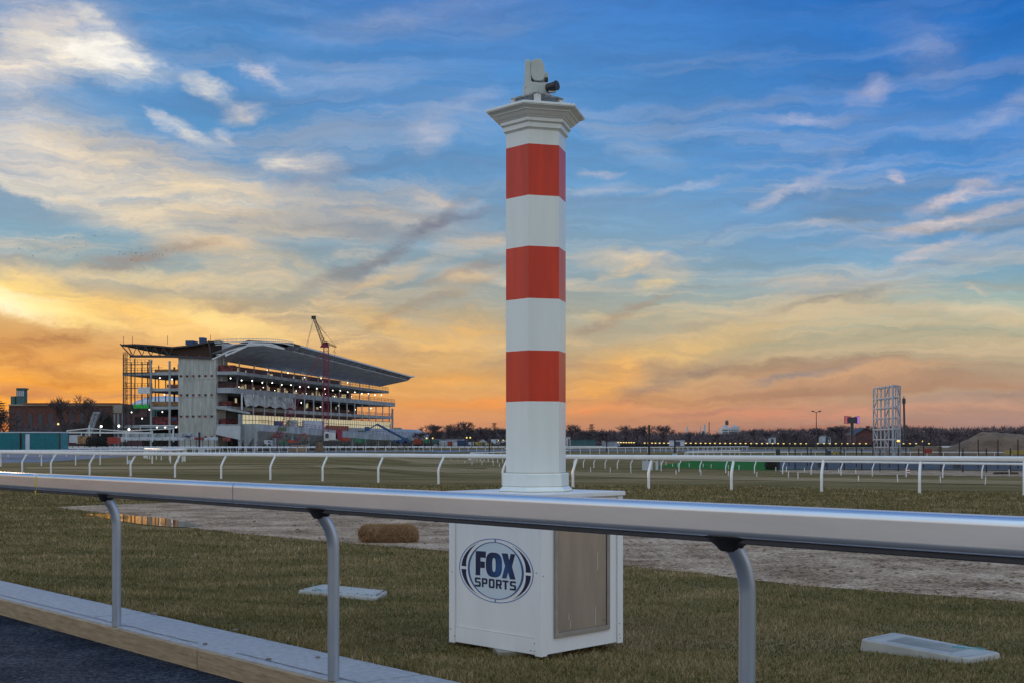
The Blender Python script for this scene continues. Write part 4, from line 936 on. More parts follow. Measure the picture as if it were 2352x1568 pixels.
# ------------------------------------------------------------------ cranes and machines on the site
D = 262
def Q(px, py, d=D): return P(px, py, d)
cr = thing('lattice_crane', 'tall dark red lattice crawler crane in front of the grandstand', 'crane', (Q(747, 1013).x, D, .2))
mb = MB(); mb.lattice(Q(748, 1000), Q(749, 797), 1.25, .055, 22, 1.0); mb.build('main_mast', 'crane_red', cr)
mb = MB(); mb.prism([Q(735, 797), Q(755, 797), Q(752, 786), Q(742, 785)], (0, 1, 0)); mb.build('mast_head', 'crane_red', cr)
mb = MB(); mb.lattice(Q(742, 786), Q(721, 730), .7, .055, 12, .45); mb.box(Q(720.5, 729.5), (.9, .5, .7)); mb.lattice(Q(746, 786), Q(772, 796.5), .45, .05, 7, .3); mb.tube([Q(745, 776), Q(738, 790)], .09, 4); mb.build('jib', 'dark_steel', cr)
mb = MB()
for a, b_ in (((720.5, 733), (716.5, 745)), ((716.5, 745), (703, 796)), ((718, 745), (709, 780)), ((724, 740), (770, 793)), ((723, 736), (748, 766)), ((770, 797), (768, 804)), ((768, 804), (764, 810)), ((768, 804), (772, 812)), ((768.5, 806), (768.5, 846)), ((703, 796), (672, 945)), ((709, 780), (682, 940))): mb.tube([Q(*a), Q(*b_)], .035, 3, False)
mb.build('rope', 'cable', cr)
mb = MB(); mb.lattice(Q(634, 1008), Q(676, 930), 1.3, .04, 9, 1.2); mb.lattice(Q(676, 930), Q(739, 806), 1.1, .022, 12, .5); mb.build('back_mast', 'crane_red', cr)
mb = MB(); mb.box(Q(762, 1001.5, D), (2.9, 2.6, 1.6)); mb.box(Q(751, 1001, D - 1), (1.0, 1, 1.9)); mb.build('cab', 'machine_white', cr, bevel=.08)
mb = MB(); mb.box(Q(751, 999.5, D - 1.6), (.7, .1, .9)); mb.build('cab_window', 'window_dark', cr)
mb = MB(); mb.box(Q(779, 997, D), (1.1, 2.6, 2.1)); mb.build('counterweight', 'crane_red', cr)
mb = MB(); mb.box(Q(793, 1008, D), (1.9, 2.2, .75)); mb.build('engine_box', 'orange_red', cr, bevel=.06)
for dz in (-1.2, 1.6):
    mb = MB(); c = Q(762, 1015.5, D + dz); mb.prism([c + Vector((-2.3, 0, -.35)), c + Vector((-2.0, 0, -.55)), c + Vector((2.0, 0, -.55)), c + Vector((2.3, 0, -.2)), c + Vector((2.1, 0, .3)), c + Vector((-2.1, 0, .3))], (0, .8, 0)); mb.build('track', 'dark_steel', cr)
def excavator(px, py, d, label, m_, fl=1, s_=1):
    b0 = P(px, py, d); e = thing('excavator', label, 'excavator', b0, 'machines on the site'); V = lambda x_, z_, y_=0: b0 + Vector((x_ * fl * s_, y_, z_ * s_))
    for y_ in (-.9, .9):
        mb = MB(); mb.prism([V(-1.5, .05, y_), V(-1.3, 0, y_), V(1.3, 0, y_), V(1.5, .2, y_), V(1.4, .6, y_), V(-1.4, .6, y_)], (0, .5, 0)); mb.build('track', 'dark_steel', e)
    mb = MB(); mb.prism([V(-1.6, .65, -.9), V(.9, .65, -.9), V(.9, 1.2, -.9), V(-1.2, 1.5, -.9), V(-1.6, 1.3, -.9)], (0, 2.1, 0)); mb.build('body', m_, e)
    mb = MB(); mb.prism([V(.1, 1.2, -.9), V(1.0, 1.2, -.9), V(.9, 2.4, -.9), V(.2, 2.4, -.9)], (0, .9, 0)); mb.build('cab', 'window_dark', e)
    mb = MB(); mb.tube([V(.8, 1.0), V(2.0, 3.0), V(3.2, 3.2)], .2 * s_, 5); mb.tube([V(3.2, 3.3), V(3.9, 1.1)], .15 * s_, 5); mb.build('boom', m_, e)
    mb = MB(); mb.prism([V(3.6, 1.2, -.4), V(4.1, 1.2, -.4), V(4.1, .4, -.4), V(3.4, .3, -.4)], (0, .8, 0)); mb.build('bucket', 'dark_steel', e)
excavator(676, 1021, 215, 'orange red excavator with folded arm left of the crane base', 'orange_red', 1, .62)
excavator(636, 1004, 285, 'small brown orange excavator up on the concrete bowl', 'gs_orange', 1, .6)
bl_ = thing('boom_lift', 'blue boom lift with bent arm in front of the seating bowl', 'boom lift', P(932, 1015, 255))
mb = MB(); mb.tube([Q(934, 1009, 255), Q(866, 973, 255)], .24, 5); mb.tube([Q(866, 973, 255), Q(846, 985, 255)], .13, 5); mb.build('arm', 'machine_blue', bl_)
mb = MB(); mb.box(Q(923, 1013, 255), (3.4, 2, .7)); mb.box(Q(930, 1010, 255), (1.4, 1.8, 1)); mb.build('chassis', 'machine_blue', bl_, bevel=.05)
mb = MB(); mb.box(Q(843, 984, 255), (.9, .9, .9)); mb.build('basket', 'machine_blue', bl_)
for x_ in (914, 931):
    mb = MB(); c = Q(x_, 1016.5, 254); mb.tube([c, c + Vector((0, .5, 0))], .42, 10); mb.build('wheel', 'dark_steel', bl_)
lf = thing('boom_lift', 'dark green lifting arm on the concrete bowl right of the crane', 'boom lift', P(655, 990, 280))
mb = MB(); mb.tube([Q(648, 984, 280), Q(663, 966, 280), Q(674, 970, 280)], .16, 4); mb.box(Q(648, 985, 280), (1.8, 1.4, .8)); mb.build('arm', 'machine_green', lf)
def crate(name, label, cat, x0, x1, y0, y1, d, m_, group=None, dep=2.2, roof=None, ribs=0, extra=None):
    a = P(x0, y1, d); b_ = P(x1, y0, d); root = thing(name, label, cat, ((a.x + b_.x) / 2, d + dep / 2, a.z), group)
    mb = MB(); mb.prism([(a.x, d, a.z), (b_.x, d, a.z), (b_.x, d, b_.z), (a.x, d, b_.z)], (0, dep, 0)); mb.build('body', m_, root, bevel=.02)
    w, h_ = b_.x - a.x, b_.z - a.z
    if ribs:
        mb = MB()
        for i in range(ribs): x_ = a.x + w * (i + .5) / ribs; mb.box((x_, d - .02, a.z + h_ / 2), (w / ribs * .4, .06, h_ * .9))
        mb.build('ribs', m_, root)
    if roof:
        mb = MB(); mb.box(((a.x + b_.x) / 2, d + dep / 2, b_.z + h_ * .05), (w * 1.04, dep * 1.06, h_ * .1)); mb.build('roof', roof, root)
    if extra == 'wheels':
        for fx in (.2, .8):
            mb = MB(); mb.tube([(a.x + w * fx, d - .05, a.z + .1), (a.x + w * fx, d + .25, a.z + .1)], min(.45, h_ * .25), 10); mb.build('wheel', 'dark_steel', root)
        mb = MB(); mb.box((a.x + w * .8, d - .02, a.z + h_ * .7), (w * .3, .05, h_ * .3)); mb.build('window', 'window_dark', root)
    if extra == 'door':
        mb = MB(); mb.box((a.x + w * .5, d - .02, a.z + h_ * .45), (w * .35, .06, h_ * .8)); mb.build('door', 'window_dark', root)
    return root
crate('tank', 'green tank on wheels in front of the seating bowl beside the crane', 'tank', 815, 838, 1007, 1017, 250, 'machine_green', extra='wheels')
crate('container', 'red site container at the right end of the seating bowl', 'container', 951, 968, 1007, 1019, 240, 'orange_red', ribs=6)
crate('tank', 'light green mixer tank right of the red site container', 'tank', 972, 986, 1008, 1019, 240, 'machine_green', extra='wheels')
crate('machine', 'small teal machine right of the mixer tank', 'machine', 992, 1008, 1009, 1019, 238, 'teal_panel', extra='wheels')
crate('van', 'pale blue van parked under the left end of the bowl', 'van', 606, 621, 1010, 1022, 240, 'white_far', extra='wheels')
crate('machine', 'dark green machine behind the orange red excavator', 'machine', 640, 655, 1013, 1020, 245, 'machine_green', extra='wheels')
crate('shed', 'long low grey green shed behind the dark blue container', 'shed', 996, 1064, 1007, 1023, 300, 'gs_concrete', roof='dark_steel', ribs=14, dep=8)
crate('container', 'dark blue container between the orange boxes and the grey tent', 'container', 1049, 1072, 1010, 1023, 235, 'machine_blue', ribs=9)
crate('crate', 'orange box left of the dark blue container', 'box', 1028, 1038, 1013, 1023, 232, 'orange_red', ribs=3)
crate('crate', 'white and red box touching the dark blue container', 'box', 1042, 1049, 1013, 1023, 230, 'white_far', ribs=2, roof='orange_red')
crate('crate', 'stack of pale pallets left of the orange box', 'pallets', 1003, 1024, 1012, 1023, 240, 'white_far', ribs=5)
crate('truck', 'white truck right of the dark blue container', 'truck', 1076, 1088, 1014, 1023, 240, 'white_far', extra='wheels')
crate('machine', 'yellow machine between the white truck and the grey tent', 'machine', 1092, 1106, 1014, 1023, 250, 'yellow_dull', extra='wheels')
crate('bus', 'white bus partly behind the striped pillar', 'bus', 1128, 1144, 1008, 1018, 290, 'white_far', extra='wheels')
crate('machine', 'low yellow roller in front of the grey tent', 'machine', 1118, 1128, 1017, 1023, 240, 'yellow_dull', extra='wheels')
tn = thing('tent', 'grey peaked storage tent left of the white bus', 'tent', P(1107, 1022, 260))
mb = MB(); mb.prism([P(1098, 1022, 260), P(1118, 1022, 260), P(1118, 1014, 260), P(1108, 1008, 260), P(1098, 1014, 260)], (0, 6, 0)); mb.build('cover', 'gs_tarp', tn)
mb = MB(); mb.prism([P(1103, 1022, 259.9), P(1112, 1022, 259.9), P(1112, 1015, 259.9), P(1103, 1015, 259.9)], (0, .1, 0)); mb.build('door', 'window_dark', tn)
cn = thing('canopy_stand', 'slanted grey stand roof touching the left side of the pillar', 'stand roof', P(1160, 1022, 300))
mb = MB(); mb.prism([P(1138, 1021, 300), P(1142, 1014, 300), P(1186, 1002, 300), P(1186, 1006, 300)], (0, 10, 0)); mb.build('roof', 'gs_tarp', cn)
for x_ in (1150, 1165, 1180): mb = MB(); mb.tube([P(x_, 1024, 300), P(x_, 1010, 300)], .12, 4); mb.build('post', 'dark_steel', cn)
# light towers with pairs of lamps
for i, (x_, y_, dx) in enumerate(((987, 1005.5, 7), (1012, 1008, 8), (1031, 1012, 8), (1076, 1004, 4), (1150, 1010.5, 6), (1170, 1012, 8))):
    d = 320; a = P(x_, 1022, d); lt = thing('light_mast', 'mast with a pair of amber lamps among the bare trees left of the pillar', 'lamp', a, 'double lamps behind the site')
    mb = MB(); mb.tube([a, P(x_, y_, d)], .08, 4); mb.tube([P(x_ - dx, y_, d), P(x_ + dx, y_, d)], .06, 4); mb.build('pole', 'dark_steel', lt)
    for s_ in (-1, 1):
        mb = MB(); c = P(x_ + s_ * dx, y_, d); mb.lathe(c, [(.06, -.2), (.2, -.1), (.2, .1), (.06, .2)], 6); mb.build('lamp_head', 'lamp_amber', lt)

# ================================================================== LEFT BACKGROUND
br = thing('brick_building', 'long dark brick building with a square lantern tower at the far left', 'building', P(20, 1015, 420))
def pb(mb, x0, x1, y0, y1, d, dep=10): a = P(x0, y1, d); b_ = P(x1, y0, d); mb.prism([(a.x, d, a.z), (b_.x, d, a.z), (b_.x, d, b_.z), (a.x, d, b_.z)], (0, dep, 0)); return mb
pb(MB(), 20.5, 272, 931, 1024, 420, 40).build('wall', 'brick_far', br); pb(MB(), 19.5, 273, 927.5, 931, 419.6, 41).build('cornice', 'pane_frame', br)
pb(MB(), 52, 273, 924.5, 927.4, 419.2, 41).build('parapet', 'brick_band', br)
for i in range(9):
    x_ = 40 + i * 24; w_ = pb(MB(), x_, x_ + 10, 950, 985, 419.9, .2).build('window', 'window_dark', br); pb(MB(), x_ - .6, x_ + 10.6, 985, 987, 419.6, .5).build('sill', 'pane_frame', w_)
tw = MB(); pb(tw, 37.5, 56, 893, 931, 424, 2.6); pb(tw, 36.8, 57.5, 890, 893.4, 423.7, 3.2); tw = tw.build('lantern_tower', 'teal_panel', br)
for i in range(4): pb(MB(), 39 + i * 4.2, 42 + i * 4.2, 896, 909, 423.8, .3).build('pane', 'dome_glass', tw)
pb(MB(), 24.5, 34.5, 909, 931, 424, 2).build('chimney', 'teal_panel', br)
dm = thing('domed_hall', 'teal curved hall with a low glass dome, seen through the end frame of the grandstand', 'building', P(300, 1015, 470))
c = P(330, 1015, 470); ex = 470 / F
mb = MB(); mb.lathe((P(300, 1015, 470).x, 500, 0), [(134 * ex, 0), (136 * ex, 14.5), (137 * ex, 17.2), (132 * ex, 17.6)], 48, sy=.25); mb.build('drum', 'teal_panel', dm)
mb = MB(); mb.lathe((P(330, 1015, 470).x, 500, 17.2), [(88 * ex, 0), (82 * ex, 1.3), (70 * ex, 2.4), (50 * ex, 3.5), (25 * ex, 4.1), (2 * ex, 4.3)], 40, sy=.25); mb.build('dome', 'dome_glass', dm, smooth=True)
for i, (x0, x1, lb) in enumerate(((-30, 46.5, 'teal shipping container cut by the left picture edge'), (48, 137, 'teal shipping container with a white lettered strip, right of the rust seam'))):
    d = 128; ct = thing('shipping_container', lb, 'container', P(x0, 1043, d), 'teal containers')
    pb(MB(), x0, x1, 993, 1042, d, 2.5).build('body', 'container_teal', ct)
    mb = MB(); n_ = int((x1 - x0) / 2.2)
    for k in range(n_): pb(mb, x0 + 3 + (x1 - x0 - 6) * k / n_, x0 + 3 + (x1 - x0 - 6) * (k + .5) / n_, 995, 1040, d - .04, .05)
    mb.build('corrugation', 'container_teal', ct); pb(MB(), x0, x1, 990.6, 993, d - .05, 2.6).build('roof_edge', 'white_far', ct)
    mb = MB(); pb(mb, x1 - 1.6, x1, 993, 1042, d - .08, .3); pb(mb, x0, x0 + 1.2, 993, 1042, d - .08, .3); mb.build('corner_post', 'container_rust', ct)
    if i: pb(MB(), 58.5, 68, 996, 1040, d - .07, .03).build('white_strip', 'white_far', ct)
cf_ = thing('steel_canopy', 'white open steel canopy frame beyond the teal containers', 'canopy', P(150, 1015, 240)); mb = MB()
d = 240
for a, b_, r_ in (((154, 988), (205, 983), .14), ((205, 983), (284, 989), .12), ((154, 988), (154, 1000), .14), ((154, 992), (350, 993), .2), ((284, 989), (400, 983), .14), ((205, 975), (205, 1000), .12), ((230, 976), (230, 1000), .12), ((290, 989), (290, 1014), .16), ((350, 988), (350, 1014), .12), ((398, 985), (398, 1014), .18), ((322, 976), (398, 976), .1), ((322, 976), (322, 986), .08), ((235, 1012), (285, 1012), .12), ((187, 993), (187, 1012), .1)):
    mb.tube([P(a[0], a[1], d), P(b_[0], b_[1], d)], r_, 4)
mb.build('frame', 'white_steel', cf_)
for x_, y_ in ((405 - 0, 983), (475 / 1, 983)): pass
for cx, cy in ((1380, 694), (1620, 688), (1758, 735)):
    x_, y_ = cx / 3.408 * .5742, (1500 + cy / 3.408) * .5742; mb = MB(); c = P(x_, y_, 238); mb.lathe(c, [(.06, -.22), (.2, -.08), (.2, .08), (.06, .22)], 6); mb.build('work_light', 'lamp_white', cf_)
for cx, cy in ((838, 783), (878, 785), (793, 662)):
    x_, y_ = cx / 3.408 * .5742, (1500 + cy / 3.408) * .5742; mb = MB(); c = P(x_, y_, 238); mb.lathe(c, [(.06, -.2), (.2, -.08), (.2, .08), (.06, .2)], 6); mb.build('work_light', 'lamp_amber', cf_)
ma = thing('crane_boom', 'short white slanted crane arm beside the dark evergreen', 'crane', P(196, 1012, 250))
mb = MB(); mb.lattice(P(199, 1008, 250), P(221, 948, 250), .75, .10, 9, .85); mb.box(P(222, 947, 250), (1.1, .8, .35), 0); mb.build('boom', 'gs_concrete', ma)
mb = MB(); mb.box(P(194, 1013, 250), (2.6, 2, .9)); mb.build('base', 'machine_white', ma)
for (x0, x1, y0, y1, m_, lb) in ((240, 272, 1006, 1019, 'orange_red', 'orange plastic barrier right of the teal container'), (274, 307, 998, 1016, 'white_far', 'pink white block beside the orange barrier'), (308, 345, 1000, 1018, 'plywood', 'tan sheet stack left of the dark shrub'), (425, 462, 1003, 1018, 'orange_red', 'red barrier right of the dark shrub')):
    crate('barrier', lb, 'barrier', x0 * .5742 / .5742 if x0 < 0 else x0 * .58 + 0 * x1, x1 * .58, y0, y1, 205, m_, ribs=4)
for i in range(9):
    x0 = 281 + i * 20; crate('sheet_stack', 'grey wrapped stack of building sheets in the back row below the end frame', 'stack', x0, x0 + 18.5, 994, 1005, 262, 'gs_concrete', 'wrapped stacks below the grandstand', ribs=3)
for i in range(13):
    x0 = 268 + i * 17.5; crate('wrapped_bundle', 'white wrapped bundle in the front row below the grandstand', 'bundle', x0, x0 + 16.5, 1002.5 + (i % 3) * .8, 1010.5, 250, 'white_far', 'white bundles below the grandstand')
crate('generator', 'bright red machine among the white bundles', 'generator', 446, 463, 1003, 1009.5, 246, 'orange_red', extra='door')
crate('generator', 'second red machine right of the white wall', 'generator', 512, 524, 1004, 1012, 246, 'orange_red', extra='door')
crate('generator', 'blue machine on the white bundles near the concrete tower', 'generator', 424, 432, 999, 1003, 248, 'machine_blue', extra='door')
def site_fence(label, x0, x1, d, ytop, ybot, n_, m_='wire_mesh'):
    a, b_ = P(x0, ybot, d), P(x1, ybot, d); ht = P(x0, ytop, d).z; fc = thing('mesh_fence', label, 'fence', a)
    mb = MB(); mb.quad(a, b_, Vector((b_.x, d, ht)), Vector((a.x, d, ht))); mb.build('mesh_panel', m_, fc)
    for i in range(n_):
        p = a.lerp(b_, i / (n_ - 1)); mb = MB(); mb.tube([p - Vector((0, 0, .4)), Vector((p.x, p.y, ht + .05))], .05, 5); mb.build('post', 'post_dark', fc)
site_fence('dark mesh fence below the grandstand, right of the teal containers', 140, 560, 215, 1009, 1022, 32)
site_fence('dark mesh fence along the site between the crane and the pillar', 560, 1160, 225, 1013, 1023, 40)
# ================================================================== RIGHT BACKGROUND
tr = thing('truss_tower', 'tall white open steel frame tower on the right', 'tower', P(2036, 1046, 190)); d = 190
cl = [(2006.5, 894), (2045 + 7, 883.5)]; kx = lambda x_, y_, dd: P(x_, y_, dd)
# plan: front-left face from A to B, right face from B to C
TA, TB, TC = (2006.5, 200.0, 897), (2051.5, 190.0, 884), (2067.5, 193.0, 884)
zt2 = P(0, 884, 190).z; zb2 = T(P(2036, 0, 190).x, 190)
def tc3(c, z): p = P(c[0], 0, c[1]); return Vector((p.x, p.y, z))
lev = [zb2 - .1, zb2 + 2.6, zb2 + 4.4 * .95, *[lerp(zb2 + 4.2, zt2, k / 5) for k in range(1, 6)]]
lev = [zb2 - .1] + [P(0, y_, 190).z for y_ in (1026, 1008, 984, 958, 934, 911, 884)]
D2 = tc3(TA, 0) + (tc3(TC, 0) - tc3(TB, 0)); 
def face(mb, p, q_, div, x_br, r_):
    for i in range(len(lev) - 1):
        z0, z1 = lev[i], lev[i + 1]
        mb.tube([Vector((p.x, p.y, z1)), Vector((q_.x, q_.y, z1))], r_, 4)
        for k in range(div + 1):
            a = p.lerp(q_, k / div); mb.tube([Vector((a.x, a.y, z0)), Vector((a.x, a.y, z1))], r_ if k in (0, div) else r_ * .75, 4)
        for k in x_br:
            a, b_ = p.lerp(q_, k / div), p.lerp(q_, (k + 1) / div); up_ = (i + k) % 2
            mb.tube([Vector((a.x, a.y, z0 if up_ else z1)), Vector((b_.x, b_.y, z1 if up_ else z0))], r_ * .7, 4)
pa, pb_, pc = tc3(TA, 0), tc3(TB, 0), tc3(TC, 0); pd = D2; pd.z = 0
for nm, (p, q_, dv_, xb) in (('front_frame', (pa, pb_, 5, (0, 3))), ('side_frame', (pb_, pc, 3, (2,))), ('back_frame', (pd, pc, 5, (1, 4))), ('inner_frame', (pa, pd, 2, (0,)))):
    mb = MB(); face(mb, p, q_, dv_, xb, {'front_frame': .14, 'side_frame': .13, 'back_frame': .085, 'inner_frame': .075}[nm]); mb.build(nm, 'tower_steel', tr)
mb = MB()
for z in lev[1:]: mb.prism([Vector((p.x, p.y, z - .12)) for p in (pa.lerp(pd, .3), pb_.lerp(pc, .3), pb_.lerp(pc, .5), pa.lerp(pd, .5))], (0, 0, .12))
mb.build('walkway', 'white_steel', tr)
bb = thing('billboard', 'double billboard with red and violet screens on a single mast', 'billboard', P(1957, 1022, 330)); d = 330
mb = MB(); mb.tube([P(1957, 1022, d), P(1957, 963, d)], .42, 8); mb.box(P(1957, 964, d), (2.6, 1.2, 1.6)); mb.build('mast', 'dark_steel', bb)
mb = MB(); mb.prism([P(1940, 972.5, d), P(1954.5, 971, d), P(1954.5, 955, d), P(1940, 954, d)], (0, .5, 0)); s1 = mb.build('frame', 'dark_steel', bb)
mb = MB(); mb.prism([P(1941, 971.5, d - .1), P(1953.5, 970.2, d - .1), P(1953.5, 956, d - .1), P(1941, 955, d - .1)], (0, .05, 0)); mb.build('screen', 'screen_red', s1)
mb = MB(); mb.prism([P(1964, 971, d), P(1974, 973, d), P(1974, 954, d), P(1964, 956, d)], (0, .5, 0)); s2 = mb.build('frame', 'dark_steel', bb)
mb = MB(); mb.prism([P(1965, 970.5, d - .1), P(1973.4, 972, d - .1), P(1973.4, 955, d - .1), P(1965, 957, d - .1)], (0, .05, 0)); mb.build('screen', 'screen_purple', s2)
sl_ = thing('street_lamp', 'tall double armed street lamp left of the billboard', 'street lamp', P(1875, 1028, 260)); d = 260
mb = MB(); mb.tube([P(1875, 1030, d), P(1875, 946, d)], [.13, .07], 8); mb.tube([P(1866, 943.5, d), P(1870, 944, d), P(1875, 947, d), P(1880, 944, d), P(1884, 943.5, d)], .07, 5); mb.build('pole', 'dark_steel', sl_)
for x0, x1 in ((1864, 1870), (1880, 1886)): mb = MB(); mb.tube([P(x0, 943.2, d), P(x1, 943.6, d)], .13, 5); mb.build('lamp_head', 'dark_steel', sl_)
mp_ = thing('mono_pole', 'grey antenna mast just right of the truss tower', 'antenna mast', P(2078, 1012, 360)); d = 360
mb = MB(); mb.tube([P(2078, 1020, d), P(2076, 922, d)], [.34, .28], 8); mb.build('pole', 'dark_steel', mp_)
mb = MB(); mb.tube([P(2076, 926, d), P(2076, 914, d)], .5, 8); mb.tube([P(2076, 914, d), P(2076, 909, d)], .15, 5); mb.build('antenna', 'dark_steel', mp_)
ap = thing('apartment_block', 'white apartment block with a round water tank on its roof beyond the trees', 'building', P(1680, 1020, 700)); d = 700
pb(MB(), 1659, 1683, 982, 1021, d, 12).build('wall', 'white_far', ap); pb(MB(), 1683, 1699, 979, 1021, d + 1, 12).build('wall', 'white_far', ap); pb(MB(), 1664, 1672, 975, 982, d + 1, 8).build('wall', 'white_far', ap); pb(MB(), 1686, 1692, 975, 979, d + 2, 6).build('stair_head', 'white_far', ap)
mb = MB(); c = P(1669.5, 975, d + 4); mb.lathe(c, [(.9, 0), (.9, .5), (1.0, .5), (1.0, 2.0), (.1, 2.9)], 12); mb.build('water_tank', 'tank_wood', ap)
for r_ in range(5): pb(MB(), 1660, 1672, 986 + r_ * 5.2, 988 + r_ * 5.2, d - .1, .2).build('window', 'window_dark', ap)
for r_ in range(5):
    for k in range(4): pb(MB(), 1675 + k * 5.6, 1677.2 + k * 5.6, 985 + r_ * 5.2, 988 + r_ * 5.2, d - .1, .2).build('window', 'window_dark', ap)
for x_, y_, w, lb, m_ in ((1579, 979, 2.2, 'white chimney stack left of the apartment block, farthest left of three', 'white_far'), (1609.5, 978, 1.3, 'thin pale spire in the middle of three stacks', 'white_far'), (1619, 974, 2.6, 'pale square tower, tallest of three stacks beyond the trees', 'white_far'), (1629, 968, .8, 'thin dark mast beside the pale square tower', 'dark_steel')):
    d = 800; c = P(x_, 1020, d); t_o = thing('far_stack', lb, 'tower', c); mb = MB(); wd = w * d / F; ht = P(x_, y_, d).z
    mb.prism([(c.x - wd, d, 0), (c.x + wd, d, 0), (c.x + wd * .8, d, ht), (c.x - wd * .8, d, ht)], (0, 1.5, 0)); mb.build('shaft', m_, t_o)
    if x_ == 1619: mb = MB(); mb.box(P(1615, 993, d - 1), (4 * d / F, 2, 8 * d / F)); mb.build('annex', 'machine_blue', t_o)
hs = thing('brick_house', 'dark red brick house left of the truss tower', 'house', P(1985, 1022, 340)); d = 340
mb = MB(); mb.prism([P(1966, 1022, d), P(2007, 1022, d), P(2007, 992, d), P(1988, 984, d), P(1966, 997, d)], (0, 9, 0)); mb.build('wall', 'brick_far', hs)
mb = MB(); mb.prism([P(1964, 998, d - .3), P(1988, 983.5, d - .3), P(2008, 991, d - .3), P(2008, 989, d - .3), P(1988, 981.5, d - .3), P(1964, 996, d - .3)], (0, 9.6, 0)); mb.build('roof', 'dark_steel', hs)
pb(MB(), 1991, 1997, 977, 986, d + 2, 1).build('chimney', 'brick_far', hs)
for k in range(3): pb(MB(), 1972 + k * 11, 1976 + k * 11, 1002, 1008, d - .1, .2).build('window', 'window_dark', hs)
for x0, x1, y0, y1, dd, lb in ((1303, 1310, 1004, 1024, 330, 'small white hut touching the right side of the pillar'), (1890, 1908, 1001, 1018, 420, 'pale house among bare trees behind the amber lamps'), (1766, 1782, 1005, 1018, 430, 'white house half hidden by trees left of the street lamp'), (1610, 1622, 1000, 1014, 480, 'low pale house left of the apartment block')):
    crate('house', lb, 'house', x0, x1, y0, y1, dd, 'white_far', roof='gs_concrete', extra='door', dep=6)
crate('barn', 'long dark roofed barn right of the pillar', 'barn', 1311, 1368, 1008, 1023, 320, 'teal_panel', roof='dark_steel', ribs=12, dep=8)
crate('barn', 'second low barn with a dark roof, right of the long barn', 'barn', 1388, 1424, 1012, 1024, 325, 'gs_concrete', roof='dark_steel', ribs=8, dep=8)
crate('kiosk', 'small white kiosk between the amber lamps', 'kiosk', 1542, 1572, 1011.5, 1023, 300, 'white_far', roof='white_far', extra='door', dep=4)
crate('sign', 'small red lit sign left of the apartment block', 'sign', 1641, 1650, 1005.5, 1010, 440, 'screen_red', dep=.5)
wl_ = crate('boundary_hedge', 'long low dark hedge below the row of amber lamps', 'hedge', 1420, 2140, 1019.5, 1026, 330, 'bush', dep=3)
lx = [1473 + 0, *()]; lamps_x = [1472.5, 1479, 1485, 1491, 1497.5, 1503.5, 1510, 1535, 1543]; lamps_x = [(2250 + c_ / 2.352) * .5742 for c_ in (523, 550, 575, 600, 625, 648, 672, 773, 808, 843, 875, 914, 955, 997, 1037, 1078, 1118, 1160, 1207, 1253, 1300, 1345, 1388, 1434, 1482, 1531, 1578, 1627, 1674, 1723, 1775, 1826, 1877, 1927, 1976, 2028, 2081, 2135, 2189, 2241, 2293)] + [(3100 + c_ / 2.3614) * .5742 for c_ in (405, 463, 518, 575, 628, 685, 742, 801, 860, 1214, 1276, 1334, 1455)]
lp0 = None
for i, x_ in enumerate(lamps_x):
    y_ = 1018.6 + (1.6 if x_ > 1430 else 0) * min(1, (x_ - 1420) / 400) - (.9 if x_ < 1480 else 0); c = P(x_, y_ - 1.5, 325)
    if lp0 is None:
        lp0 = thing('yard_lamp', 'small amber lamp on a short post in the long row above the dark hedge', 'lamp', (0, 0, 0), 'row of amber lamps')
        mb = MB(); mb.tube([(0, 0, -1.6), (0, 0, .1)], .06, 5); mb.build('post', 'dark_steel', lp0)
        mb = MB(); mb.lathe((0, 0, .1), [(.1, -.1), (.17, -.04), (.17, .07), (.1, .12)], 8, sx=1.4); mb.build('lamp_head', 'lamp_amber', lp0); lp0.location = c
    else: copy_tree(lp0, c)
for x_, y_, lb in ((2076 + 19.5 - 0, 1013, 'bright yellow lamp between the truss tower and the dirt mound'), (2120, 1013.5, 'bright yellow lamp near the foot of the dirt mound')):
    c = P(x_ if x_ != 2095.5 else 2063.5, y_ + (-1), 187 if x_ != 2120 else 300); t_o = thing('flood_lamp', lb if x_ == 2120 else 'bright yellow lamp in front of the truss tower base', 'lamp', c); mb = MB(); mb.lathe(c, [(.08, -.15), (.26, -.05), (.26, .1), (.08, .18)], 8); mb.build('lamp_head', 'lamp_amber', t_o)
    mb = MB(); mb.tube([c, Vector((c.x, c.y, -1))], .05, 5); mb.build('post', 'dark_steel', t_o)
# poles standing in the infield
for x_, y0, y1, dd, w, lb in ((1491, 975, 1066, 112, .09, 'dark square pole behind the white cabinet on the turf'), (1550, 1007, 1046, 190, .11, 'dark pole above the small white plinth'), (1649, 1000, 1031, 300, .13, 'dark thin pole right of the plinth pole'), (1393.5, 1007, 1040, 260, .12, 'thin dark pole nearest to the pillar on its right'), (1706, 1010, 1034, 300, .12, 'short dark pole left of the hedge block'), (460.5 - 2.5, 992, 1028, 230, .16, 'dark red post in front of the grandstand'), (1124, 1015, 1033, 235, .11, 'thin dark post in front of the yellow roller'), (2157, 1002, 1030, 200, .07, 'thin pole at the foot of the dirt mound')):
    a = P(x_, y1, dd); t_o = MB(); t_o.prism([a + Vector((-w, -w, -1)), a + Vector((w, -w, -1)), a + Vector((w, w, -1)), a + Vector((-w, w, -1))], (0, 0, P(x_, y0, dd).z - a.z + 1)); tag(t_o.build('marker_pole', 'post_dark', origin=a), lb, 'pole')
cb = thing('white_cabinet', 'white cabinet of two boards at the foot of the dark square pole', 'cabinet', G(1493, 1078))
q0 = G(1493, 1079); dd = q0.y; zz = lambda y_: P(0, y_, dd).z
for x0, x1 in ((1475.5, 1499), (1506, 1512)): pb(MB(), x0, x1, 1057, 1078.5, dd, .12).build('board', 'white_far', cb)
pb(MB(), 1500, 1506, 1058, 1060, dd + .02, .1).build('crossbar', 'white_far', cb)
